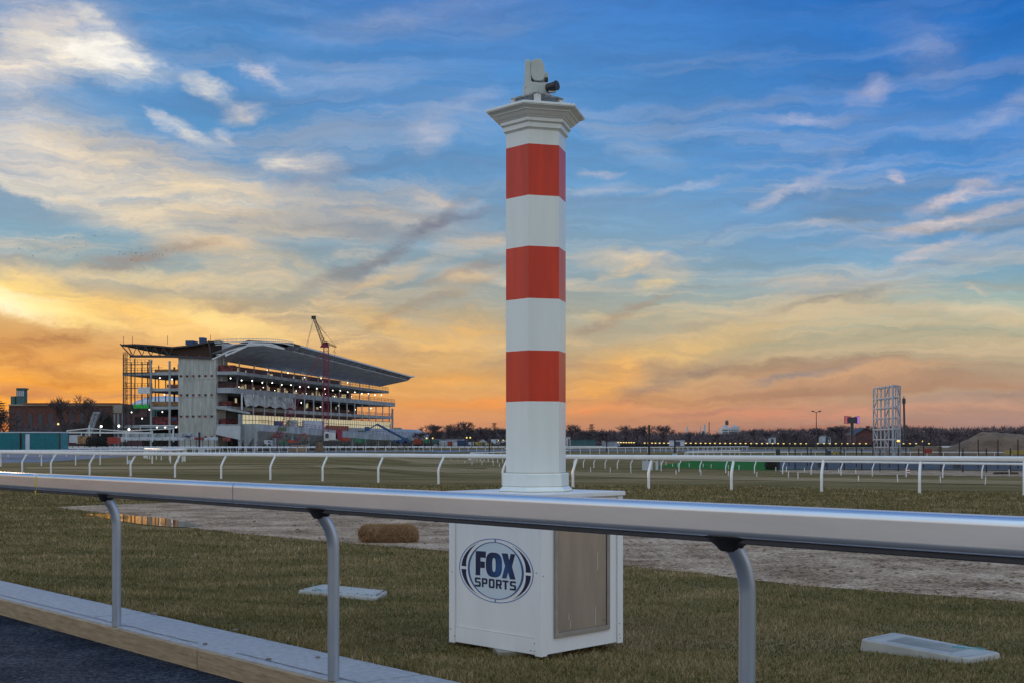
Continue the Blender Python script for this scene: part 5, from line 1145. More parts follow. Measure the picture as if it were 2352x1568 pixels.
pl_ = crate('plinth', 'small white plinth at the foot of the pole left of the green lawn', 'plinth', 1545, 1556, 1041, 1048, 165, 'white_far', dep=.5, roof='white_far')
crate('notice_board', 'small white board in front of the grandstand concrete tower', 'board', 455, 470, 1027, 1041, 128, 'white_far', dep=.15)
crate('notice_board', 'small white block on the left turf behind the second rail', 'board', 511 * .575, 520 * .575, 1056, 1064, 80, 'white_far', dep=.2)
# hedge block, dark panels and bins
def bushy(label, px, py, w, h_, m_, seed, n_=2600, name='shrub', dp=.7):
    c = px if isinstance(px, Vector) else G(px, py); r_ = random.Random(seed); root = thing(name, label, 'shrub', c); mb = MB()
    for i in range(n_):
        a = r_.random() * 6.283; b_ = r_.random(); rad = (1 - .35 * r_.random() ** 2) * (1 - .55 * max(0, b_ - .5)) ; k_ = 1 + .25 * mnoise.noise(Vector((math.cos(a) * 1.5, math.sin(a) * 1.5, b_ * 3 + seed)))
        p = c + Vector((math.cos(a) * rad * w / 2 * k_, math.sin(a) * rad * w / 2 * dp * k_, h_ * b_ * k_)); s_ = w * .035
        v1, v2 = Vector((r_.uniform(-1, 1), r_.uniform(-1, 1), r_.uniform(-1, 1))) * s_, Vector((r_.uniform(-1, 1), r_.uniform(-1, 1), r_.uniform(-1, 1))) * s_; mb.quad(p, p + v1, p + v2)
    mb.build('foliage', m_, root); mb = MB()
    for i in range(5): a = r_.random() * 6.28; mb.tube([c - Vector((0, 0, .2)), c + Vector((math.cos(a) * w * .2, math.sin(a) * w * .2, h_ * .7))], w * .015, 4)
    mb.lathe(c, [(w * .36, 0), (w * .40, h_ * .3), (w * .34, h_ * .7), (w * .15, h_ * .88)], 8, sy=dp); mb.build('stems', 'bush', root); return root
bushy('dark reddish shrub beside the dark panel at the right end of the green lawn', 1772, 1078, 1.35, 1.15, 'bush_brown', 3)
bushy('dark round shrub in front of the left fence below the grandstand', P(222, 1024.5, 165), 0, 3.1, 1.35, 'bush', 5)
bushy('low black shrub left of the green banner below the end frame', P(241, 972 + 45, 300), 0, 5.0, 8.6, 'pine', 8, 3500, dp=1)
crate('dark_panel', 'tall black panel at the right edge of the green lawn', 'panel', 1783, 1792, 1031, 1077.5, 112, 'dark_steel', ribs=1, dep=.25)
crate('bin', 'black bin behind the rail left of the orange drum', 'bin', 1881, 1890, 1050, 1073, 112, 'dark_steel', dep=.5, roof='bracket_dark')
crate('bin', 'black crate behind the rail right of the orange drum', 'bin', 2194, 2207, 1055, 1075, 110, 'dark_steel', dep=.6, roof='bracket_dark')
crate('bin', 'squat black box above the white rail at the left end of the mesh fence', 'bin', 1902, 1909, 1036, 1050, 120, 'dark_steel', dep=.5, roof='bracket_dark')
crate('container', 'yellow container at the right picture edge behind the fence', 'container', 2321, 2372, 1033, 1042, 160, 'yellow_dull', dep=2, ribs=6)
crate('barrier', 'orange barrier behind the fence right of the truss tower', 'barrier', 2124, 2141, 1029, 1040, 165, 'orange_red', dep=.4, ribs=2)
crate('trolley', 'yellow machine low behind the rail near the truss tower', 'machine', 1918, 1932, 1036, 1042, 150, 'yellow_dull', dep=1, extra='wheels')
bq = G(2085, 1088); br_ = thing('traffic_drum', 'orange and white striped traffic drum on the sand path', 'traffic drum', bq); h_ = 13 * bq.y / F; w = 5 * bq.y / F
for i in range(5): mb = MB(); mb.lathe(bq, [(w * (1 - .05 * i), h_ * i / 5), (w * (1 - .05 * i), h_ * (i + 1) / 5)], 12); mb.build('stripe', 'orange_red' if i % 2 == 0 else 'rail_white', br_)
mb = MB(); mb.lathe(bq, [(w * 1.25, 0), (w * 1.25, .03)], 12); mb.build('base', 'dark_steel', br_)
bs = G(2336, 1098); mb = MB()
for i in range(14): t = i / 13; mb.lathe(G(2290 + 40 * t, 1088.5) + Vector((0, 0, .02)), [(.25, 0), (.2, .10 + .06 * math.sin(i * 2)), (.05, .16)], 6, sx=1.4)
tag(mb.build('soil_heap', 'bush_brown', origin=G(2310, 1088.5)), 'low streak of reddish soil on the sand path at the right', 'soil heap')
# tall mesh fences on the right, two rows
def row_fence(label, posts_px, d0, d1, ytop):
    xs_ = sorted(posts_px); n_ = len(xs_); pts = [gd(x_, lerp(d0, d1, i / (n_ - 1))) for i, x_ in enumerate(xs_)]; fc = thing('mesh_fence', label, 'fence', pts[0], 'tall mesh fences')
    tp_ = [Vector((p.x, p.y, P(x_, lerp(ytop[0], ytop[1], i / (n_ - 1)), p.y).z)) for i, (x_, p) in enumerate(zip(xs_, pts))]
    mb = MB()
    for i in range(n_ - 1): mb.quad(pts[i], pts[i + 1], tp_[i + 1] - Vector((0, 0, .1)), tp_[i] - Vector((0, 0, .1)))
    mb.build('mesh_panel', 'wire_mesh', fc)
    for a, b_ in zip(pts, tp_): mb = MB(); mb.tube([a - Vector((0, 0, .3)), b_], .055, 6); mb.build('post', 'post_dark', fc)
cv = lambda l: [(3100 + c_ / 2.3614) * .5742 for c_ in l]
row_fence('tall dark mesh fence, back row behind the truss tower foot', cv([132, 306, 480, 622, 770, 925, 1080, 1237, 1403, 1566, 1742, 1920, 2106, 2295, 2490]), 128, 112, (1013, 1007))
row_fence('tall dark mesh fence, front row along the grey yard', cv([190, 340, 492, 655, 820, 992, 1165, 1357, 1568, 1775, 1997, 2224, 2460]), 112, 97, (1031, 1028))
# dirt mound
def mound(label, x0, x1, ytop, d, seed, m_='soil'):
    a = P(x0, 1035, d); b_ = P(x1, 1035, d); hh = P(0, ytop, d).z + 1; n1, n2 = 60, 24; mb = MB(); w = b_.x - a.x
    for j in range(n2 + 1):
        for i in range(n1 + 1):
            t, s_ = i / n1, j / n2; e_ = min(1, sm(0, .42, t) * 1.0) * sm(1.0, .8, t) * math.sin(math.pi * s_) ** .8; v = Vector((a.x + w * t, d + s_ * w * .6, 0))
            mb.v.append((v.x, v.y, -1.2 + (hh + .0) * e_ * (.9 + .22 * mnoise.noise(v * .12 + Vector((seed, 0, 0))) + .08 * mnoise.noise(v * .6))))
    for j in range(n2):
        for i in range(n1): q_ = j * (n1 + 1) + i; mb.f.append((q_, q_ + 1, q_ + n1 + 2, q_ + n1 + 1))
    return tag(mb.build('dirt_mound', m_, origin=a, smooth=True), label, 'dirt mound')
mound('big brown dirt mound behind the mesh fence at the right edge', 2140, 2560, 986, 230, 1)
mound('low reddish dirt heap left of the big mound', 2072, 2200, 1017, 215, 5)
mound('low dark dirt heap below the crane', 715, 745, 1012, 228, 8)
mound('low brown dirt heap left of the crane base', 640, 712, 1013, 236, 12)

# ================================================================== TREES
def grow(seed, h_=10, spread=.5, depth=6, tw=.05):
    r_ = random.Random(seed); tk = MB(); cr_ = MB()
    def br(p, dr, L_, rad, lv):
        n_ = 3 if lv < 2 else 2; pts = [p]; q_ = p.copy(); dd = dr.copy()
        for k in range(n_):
            dd = (dd + Vector((r_.uniform(-1, 1), r_.uniform(-1, 1), r_.uniform(-.3, .6))) * .14).normalized(); q_ = q_ + dd * (L_ / n_); pts.append(q_.copy())
        (tk if lv < 2 else cr_).tube(pts, [lerp(rad, rad * .62, k / n_) for k in range(n_ + 1)], 5 if lv < 2 else 3, False)
        if lv >= depth: return
        nb = (5 if lv == 0 else 3) + (1 if r_.random() < .5 else 0)
        for b_ in range(nb):
            t = r_.uniform(.45, 1) if b_ else 1; i = min(n_ - 1, int(t * n_)); s0 = pts[i].lerp(pts[i + 1], t * n_ - i) if t < 1 else pts[-1]
            az = r_.random() * 6.283; out = Vector((math.cos(az), math.sin(az), 0)); nd = (dd * (1 - spread) + out * spread + Vector((0, 0, .18))).normalized()
            br(s0, nd, L_ * r_.uniform(.6, .82), max(tw * .5, rad * .55), lv + 1)
    br(Vector((0, 0, 0)), Vector((0, 0, 1)), h_ * .3, h_ * .022, 0)
    return tk, cr_
def pine(seed, h_=10):
    r_ = random.Random(seed); tk = MB(); tk.tube([(0, 0, 0), (.1, 0, h_ * .5), (0, 0, h_)], [h_ * .02, h_ * .014, .02], 6); cr_ = MB()
    for k in range(14):
        z = h_ * (.28 + .7 * k / 14); L0 = h_ * (.34 * (1 - (k / 14) ** 1.3) + .05) * r_.uniform(.55, 1.2)
        for b_ in range(6):
            az = r_.random() * 6.283; L_ = L0 * r_.uniform(.5, 1.15); tip = Vector((math.cos(az) * L_, math.sin(az) * L_, z + L_ * .18)); b0 = Vector((0, 0, z)); cr_.tube([b0, tip], [.05, .02], 3, False)
            for q_ in range(34):
                t = r_.uniform(.3, 1); p = b0.lerp(tip, t) + Vector((r_.uniform(-1, 1), r_.uniform(-1, 1), r_.uniform(-.25, .35))) * h_ * .035; s_ = h_ * .028
                cr_.quad(p, p + Vector((r_.uniform(-1, 1), r_.uniform(-1, 1), r_.uniform(-.3, .5))) * s_, p + Vector((r_.uniform(-1, 1), r_.uniform(-1, 1), r_.uniform(-.3, .5))) * s_)
    return tk, cr_
protos = {}
def tree(kind, x_, ytop, d, label, ybase=1022, sx=1, name='bare_tree', rz=None, group='trees behind the racecourse'):
    b0 = P(x_, ybase, d); hh = P(x_, ytop, d).z - b0.z
    if kind not in protos:
        tk, cr_ = grow(kind, 10, .5 + .05 * (kind % 3), 5, .075) if kind < 50 else pine(kind, 10)
        me1 = tk.build('trunk', 'bark'); me2 = cr_.build('crown', 'twig' if kind < 50 else 'pine'); zm = max(v[2] for v in cr_.v)
        protos[kind] = (me1.data, me2.data, zm); bpy.data.objects.remove(me1); bpy.data.objects.remove(me2)
    m1, m2, zm = protos[kind]; k_ = hh / zm; t_o = thing(name if kind < 50 else 'pine_tree', label, 'tree', b0, group); t_o.scale = (k_ * sx, k_ * sx, k_); t_o.rotation_euler.z = rnd.random() * 6 if rz is None else rz
    for nm, mm in (('trunk', m1), ('crown', m2)):
        o = bpy.data.objects.new(nm, mm); COL.objects.link(o); o.parent = t_o
tl = [(1, 989, 971, 330, 'bare tree standing alone right of the grandstand end', 1), (2, 1029, 970, 350, 'wide bare tree above the long low shed', 1.1), (3, 1062, 965, 345, 'tallest bare tree left of the left pine', 1), (60, 1082, 969, 340, 'dark pine left of the tall pine by the pillar', 1.1), (4, 1106, 978, 350, 'bare tree between the two pines', 1.1), (61, 1135, 970, 330, 'dark ragged pine nearest to the pillar on its left', 1.0), (1, 1156, 980, 350, 'bare tree cut by the left side of the pillar', 1),
      (2, 1010, 985, 380, 'small bare tree behind the amber lamp pair', 1), (3, 1046, 984, 380, 'low bare tree right of the wide one', 1.1), (4, 1120, 988, 380, 'low bare tree behind the grey tent', 1.2), (4, 968, 990, 390, 'small bare tree at the foot of the grandstand end', 1.2),
      (3, 1310, 972, 360, 'bare tree touching the right side of the pillar', 1), (62, 1360, 973, 350, 'dark conifer right of the pillar', 1.15), (4, 1335, 985, 380, 'low bare tree left of the dark conifer', 1.1), (1, 1387, 988, 390, 'low bare tree right of the dark conifer', 1.2), (2, 1434, 973, 345, 'broad bare tree, largest between pillar and apartment block', 1.35), (1, 1466, 978, 350, 'narrow bare tree right of the broad one', .8), (3, 1487, 974, 350, 'bare tree behind the dark square pole', 1),
      (4, 1519, 974, 345, 'open crowned bare tree right of the dark square pole', 1.2), (2, 1585, 988, 390, 'low bare tree in front of the white chimney stack', 1.3), (1, 1640, 994, 400, 'low bare tree left of the apartment block', 1.2), (3, 1738, 983, 380, 'bare tree right of the apartment block', 1.1), (1, 1765, 989, 390, 'small bare tree right of the apartment block, next to the taller one', 1), (4, 1800, 990, 390, 'small bare tree left of the street lamp', 1.1), (2, 1830, 990, 395, 'wide low bare tree left of the street lamp', 1.3),
      (3, 1879, 980, 370, 'bare tree behind the street lamp', 1.2), (4, 1905, 984, 380, 'bare tree right of the street lamp', 1), (1, 1934, 974, 365, 'bare tree left of the billboard mast', 1.3), (2, 2135, 975, 350, 'bare tree right of the antenna mast', 1.3), (3, 2110, 992, 380, 'low bare tree between antenna mast and mound', 1.2), (4, 2180, 988, 400, 'low bare tree behind the dirt mound', 1.3), (1, 2240, 984, 400, 'bare tree behind the middle of the dirt mound', 1.3), (2, 2300, 986, 400, 'bare tree behind the right part of the dirt mound', 1.3), (3, 2345, 983, 400, 'bare tree at the right picture edge', 1.2),
      (1, 146, 908, 300, 'tall bare tree in front of the brick building, left of the white crane arm', .6), (2, 207, 903, 290, 'tallest bare tree in front of the teal hall', .7), (4, 176, 962, 300, 'low bare tree between the two tall ones', .9)]
for kd, x_, yt, d, lb, sx in tl: tree(kd, x_, yt, d, lb, sx=sx)
tree(63, -6, 918, 190, 'dark conifer cut by the left picture edge', ybase=1024, sx=1.5)
tree(3, 14, 935, 260, 'bare tree next to the dark conifer at the left edge', ybase=1024)
# far-off wood: reads as one mass
def wood(x0, x1, prof_, d, n_, seed):
    r_ = random.Random(seed); mb = MB()
    for i in range(n_):
        x_ = r_.uniform(x0, x1); yt = np.interp(x_, [p[0] for p in prof_], [p[1] for p in prof_]) + 5 * mnoise.noise(Vector((x_ * .07, seed, 0))) + 2.5 * mnoise.noise(Vector((x_ * .3, seed, 0)))
        t = 1 - (1 - r_.random()) ** 1.0; y_ = lerp(1024, yt, t ** .9); dd = d + r_.uniform(0, 60); p = P(x_, y_, dd); s_ = r_.uniform(.5, 1.6); a = Vector((r_.uniform(-.6, .6), r_.uniform(-.4, .4), r_.uniform(.5, 1))).normalized() * s_ * 1.3; w = Vector((r_.uniform(.05, .22), 0, 0))
        mb.quad(p - w, p + w, p + a)
        if t < .72 and r_.random() < .5:
            s2 = r_.uniform(.6, 1.3); mb.quad(p, p + Vector((s2, 0, r_.uniform(-.3, .8) * s2)), p + Vector((r_.uniform(-.3, .6) * s2, .2, s2)))
    o = mb.build('wood', 'wood_mass'); return o
tag(wood(1190, 2480, [(1190, 993), (1400, 992), (1500, 997), (1660, 1000), (1720, 991), (1900, 988), (2000, 985), (2080, 981), (2140, 988), (2250, 985), (2500, 982)], 430, 27000, 2), 'long dark purple brown belt of bare woodland on the horizon, right of the pillar', 'wood', kind='stuff')
tag(wood(900, 1190, [(900, 1008), (980, 998), (1060, 990), (1190, 993)], 400, 8000, 6), 'belt of bare woodland between the grandstand and the pillar', 'wood', kind='stuff')
tag(wood(22, 290, [(22, 985), (60, 984), (160, 974), (290, 980)], 330, 4000, 9), 'dense dark bare thicket in front of the brick building', 'wood', kind='stuff')
# ------------------------------------------------------------------ birds
mb = MB(); mb.quad((-.55, 0, .18), (-.05, .15, 0), (-.05, -.1, 0)); mb.quad((.55, 0, .18), (.05, -.1, 0), (.05, .15, 0)); mb.lathe((0, 0, -.05), [(.02, 0), (.1, .03), (.1, .09), (.02, .12)], 6, sy=2.4); bd = mb.build('bird', 'bird')
rb = random.Random(9)
for i in range(64):
    if i < 20: cx, cy = rb.uniform(50, 480), rb.uniform(100, 205)
    else: cx, cy = rb.gauss(680, 90), rb.gauss(188, 18)
    x_, y_ = cx / 2.0, (850 + cy / 1.1484) * .5742; x_ = cx / 1.1484 * .5742
    c = bd if i == 0 else bd.copy()
    if i: COL.objects.link(c)
    c.location = P(x_, y_, 330 + rb.uniform(-20, 20)); c.rotation_euler = (rb.uniform(-.3, .3), rb.uniform(-.5, .5), rb.uniform(0, 6)); c.scale = (.6,) * 3
    tag(c, 'tiny dark bird of the flock flying above the left of the grandstand', 'bird', 'flock of birds')

# ================================================================== SKY AND LIGHT
w = bpy.data.worlds.new('World'); scene.world = w; w.use_nodes = True; nt = w.node_tree; N = nt.nodes; L = nt.links; bg = N['Background']
def nd(t, **k):
    n = N.new(t)
    for a, v in k.items(): setattr(n, a, v)
    return n
def mth(op, a, b_=None, c=None, clamp=False):
    n = nd('ShaderNodeMath', operation=op, use_clamp=clamp)
    for i, v in enumerate((a, b_, c)):
        if v is None: continue
        if isinstance(v, (int, float)): n.inputs[i].default_value = v
        else: L.new(v, n.inputs[i])
    return n.outputs[0]
tc = nd('ShaderNodeTexCoord'); sp = nd('ShaderNodeSeparateXYZ'); L.new(tc.outputs['Generated'], sp.inputs[0]); X_, Y_, Z_ = sp.outputs
az = mth('ARCTAN2', X_, Y_); hy = mth('SQRT', mth('ADD', mth('MULTIPLY', X_, X_), mth('MULTIPLY', Y_, Y_))); elv = mth('ARCTAN2', Z_, hy)
comb = nd('ShaderNodeCombineXYZ'); L.new(az, comb.inputs[0]); L.new(elv, comb.inputs[1])
def noise_(vec, scale, detail, rough=.55, dist=0, col=False):
    n = nd('ShaderNodeTexNoise'); n.inputs['Scale'].default_value = scale; n.inputs['Detail'].default_value = detail; n.inputs['Roughness'].default_value = rough; n.inputs['Distortion'].default_value = dist; L.new(vec, n.inputs['Vector']); return n.outputs['Color' if col else 'Fac']
def mapping(vec, loc=(0, 0, 0), rot=0, sc=(1, 1, 1), typ='POINT'):
    n = nd('ShaderNodeMapping', vector_type=typ); n.inputs['Location'].default_value = loc; n.inputs['Rotation'].default_value = (0, 0, rot); n.inputs['Scale'].default_value = sc; L.new(vec, n.inputs['Vector']); return n.outputs[0]
def vm(op, a, b_):
    n = nd('ShaderNodeVectorMath', operation=op)
    for i, v in enumerate((a, b_)):
        if v is None: continue
        if isinstance(v, (tuple, float)): n.inputs[i].default_value = v if isinstance(v, tuple) else (v,) * 3
        else: L.new(v, n.inputs[i])
    return n.outputs[0]
def maprange(v, a, b_, c=0, d_=1, smooth=True):
    n = nd('ShaderNodeMapRange', interpolation_type='SMOOTHSTEP' if smooth else 'LINEAR'); n.inputs[1].default_value = a; n.inputs[2].default_value = b_; n.inputs[3].default_value = c; n.inputs[4].default_value = d_; L.new(v, n.inputs[0]); return n.outputs[0]
def mix(f, a, b_, typ='MIX'):
    n = nd('ShaderNodeMix', data_type='RGBA', blend_type=typ)
    for s_, v in (('Factor', f), ('A', a), ('B', b_)):
        sk = [i for i in n.inputs if i.name == s_ and (i.type == 'RGBA' if s_ != 'Factor' else i.type == 'VALUE')][0]
        if isinstance(v, (int, float)): sk.default_value = v
        elif isinstance(v, tuple): sk.default_value = (*v, 1)
        else: L.new(v, sk)
    return [o for o in n.outputs if o.type == 'RGBA'][0]
# warped angular coordinates
wn = vm('MULTIPLY', vm('SUBTRACT', noise_(mapping(comb.outputs[0], sc=(5, 9, 1)), 1, 4, .6, col=True), (.5, .5, .5)), (.16, .045, 0))
wn2 = vm('MULTIPLY', vm('SUBTRACT', noise_(mapping(comb.outputs[0], sc=(30, 60, 1)), 1, 5, .65, col=True), (.5, .5, .5)), (.06, .016, 0))
V1 = vm('ADD', comb.outputs[0], vm('ADD', wn, wn2))
def dirang(px, py): x_, z_ = (px - CX) / F, (YH - py) / F; return math.atan(x_), math.atan(z_ / math.sqrt(1 + x_ * x_))
def ramp(v, stops):
    n = nd('ShaderNodeValToRGB'); L.new(v, n.inputs[0]); el = n.color_ramp.elements
    while len(el) < len(stops): el.new(.5)
    for e, (p_, c_) in zip(el, stops): e.position = p_; e.color = (*s2l(c_), 1)
    return n.outputs[0]
es_ = mth('MULTIPLY', elv, 2.0, clamp=True)              # 0..1 for 0..28.6 degrees
def st_(l): return sorted((min(1, dirang(CX, y_)[1] * 2), c_) for y_, c_ in l)
left = ramp(es_, st_([(1015, (190, 112, 76)), (975, (220, 132, 72)), (930, (238, 164, 70)), (880, (234, 164, 76)), (800, (208, 158, 98)), (720, (192, 168, 124)), (640, (134, 166, 172)), (560, (108, 160, 186)), (400, (76, 148, 200)), (200, (66, 138, 196)), (0, (70, 134, 194)), (-300, (58, 118, 184))]))
mid = ramp(es_, st_([(1015, (176, 132, 116)), (975, (200, 142, 108)), (930, (222, 156, 98)), (880, (212, 164, 108)), (800, (186, 166, 134)), (720, (166, 166, 152)), (640, (144, 164, 172)), (560, (130, 164, 186)), (400, (100, 154, 202)), (200, (76, 140, 202)), (0, (66, 126, 198)), (-300, (50, 108, 182))]))
right = ramp(es_, st_([(1015, (150, 122, 124)), (975, (168, 134, 124)), (930, (174, 144, 126)), (880, (180, 156, 130)), (800, (172, 172, 148)), (720, (160, 180, 170)), (640, (122, 166, 194)), (560, (98, 154, 204)), (400, (70, 136, 204)), (200, (48, 120, 198)), (0, (14, 104, 190)), (-300, (10, 90, 176))]))
aL, aM, aR = dirang(60, 700)[0], dirang(1150, 700)[0], dirang(2300, 700)[0]
base = mix(maprange(az, aM, aR), mix(maprange(az, aL, aM), left, mid), right)
# the half of the sky behind the camera: pale, raised above a real evening sky as fill light
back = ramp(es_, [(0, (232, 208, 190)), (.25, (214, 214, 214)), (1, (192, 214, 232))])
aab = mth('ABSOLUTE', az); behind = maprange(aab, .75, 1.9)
# high cirrus, planar projection, two directions of drift
def streak(rot, sc, detail, lo, hi, loc=(0, 0, 0), src=None, rough=.6): return maprange(noise_(mapping(src or V1, loc, rot, sc), 1, detail, rough, .4), lo, hi)
sR = streak(-.20, (2.6, 34, 1), 7, .45, .66); sL = streak(.30, (4, 30, 1), 7, .46, .66, (3, 1, 0), rough=.66); fine = streak(-.1, (14, 80, 1), 6, .3, .75, (7, 2, 0), rough=.7)
st_mix = mth('ADD', mth('MULTIPLY', sR, maprange(az, -.15, .05)), mth('MULTIPLY', sL, maprange(az, .05, -.15)))
circ = ramp(es_, st_([(1015, (200, 140, 112)), (960, (226, 154, 104)), (880, (250, 190, 108)), (760, (246, 208, 146)), (640, (230, 208, 176)), (500, (214, 204, 190)), (300, (186, 192, 206)), (0, (150, 172, 212))]))
circR = ramp(es_, st_([(1015, (172, 132, 126)), (960, (196, 146, 128)), (880, (212, 172, 136)), (760, (220, 196, 156)), (640, (210, 200, 184)), (500, (190, 194, 206)), (300, (164, 178, 208)), (0, (118, 154, 208))]))
circ = mix(maprange(az, -.05, .32), circ, circR)
sky = mix(mth('MULTIPLY', mth('MULTIPLY', st_mix, .72), maprange(elv, .33, .10, .35, 1)), base, circ)
shd = ramp(es_, st_([(1015, (164, 110, 96)), (900, (172, 132, 108)), (760, (150, 138, 124)), (600, (132, 146, 156)), (300, (92, 130, 180)), (0, (60, 110, 180))]))
dR = streak(-.17, (2.2, 30, 1), 6, .49, .69, (11, 5, 0)); sky = mix(mth('MULTIPLY', dR, mth('MULTIPLY', .85, maprange(elv, .33, .12, .15, 1))), sky, shd)
V2 = vm('ADD', comb.outputs[0], vm('ADD', vm('MULTIPLY', wn, (.14, .3, 0)), vm('MULTIPLY', wn2, (.75, 1.2, 0))))
tex = mth('MULTIPLY_ADD', fine, .85, .36)
def blob(px, py, rx, ry, deg, col, k, soft=.0, textured=True):
    global sky
    a, e = dirang(px, py)
    # chained on the layer below, so that the shader is evaluated one cloud at a time
    ma = nd('ShaderNodeVectorMath', operation='MULTIPLY_ADD'); L.new(sky, ma.inputs[0]); ma.inputs[1].default_value = (1e-9,) * 3; L.new(V2, ma.inputs[2])
    d_ = nd('ShaderNodeVectorMath', operation='LENGTH'); L.new(mapping(ma.outputs[0], (a, e, 0), R(deg), (rx / F * 1.4, ry / F * 1.6, 1), 'TEXTURE'), d_.inputs[0])
    m_ = maprange(d_.outputs['Value'], 1, soft, 0, k)
    if textured: m_ = mth('MULTIPLY', m_, tex, clamp=True)
    sky = mix(m_, sky, s2l(col))
CRM = (246, 238, 222); WRM = (240, 216, 176); YEL = (255, 224, 140); PNK = (204, 192, 198); ORG = (250, 170, 80); GRY = (128, 130, 144); BRN = (160, 118, 92); PUR = (146, 128, 128)
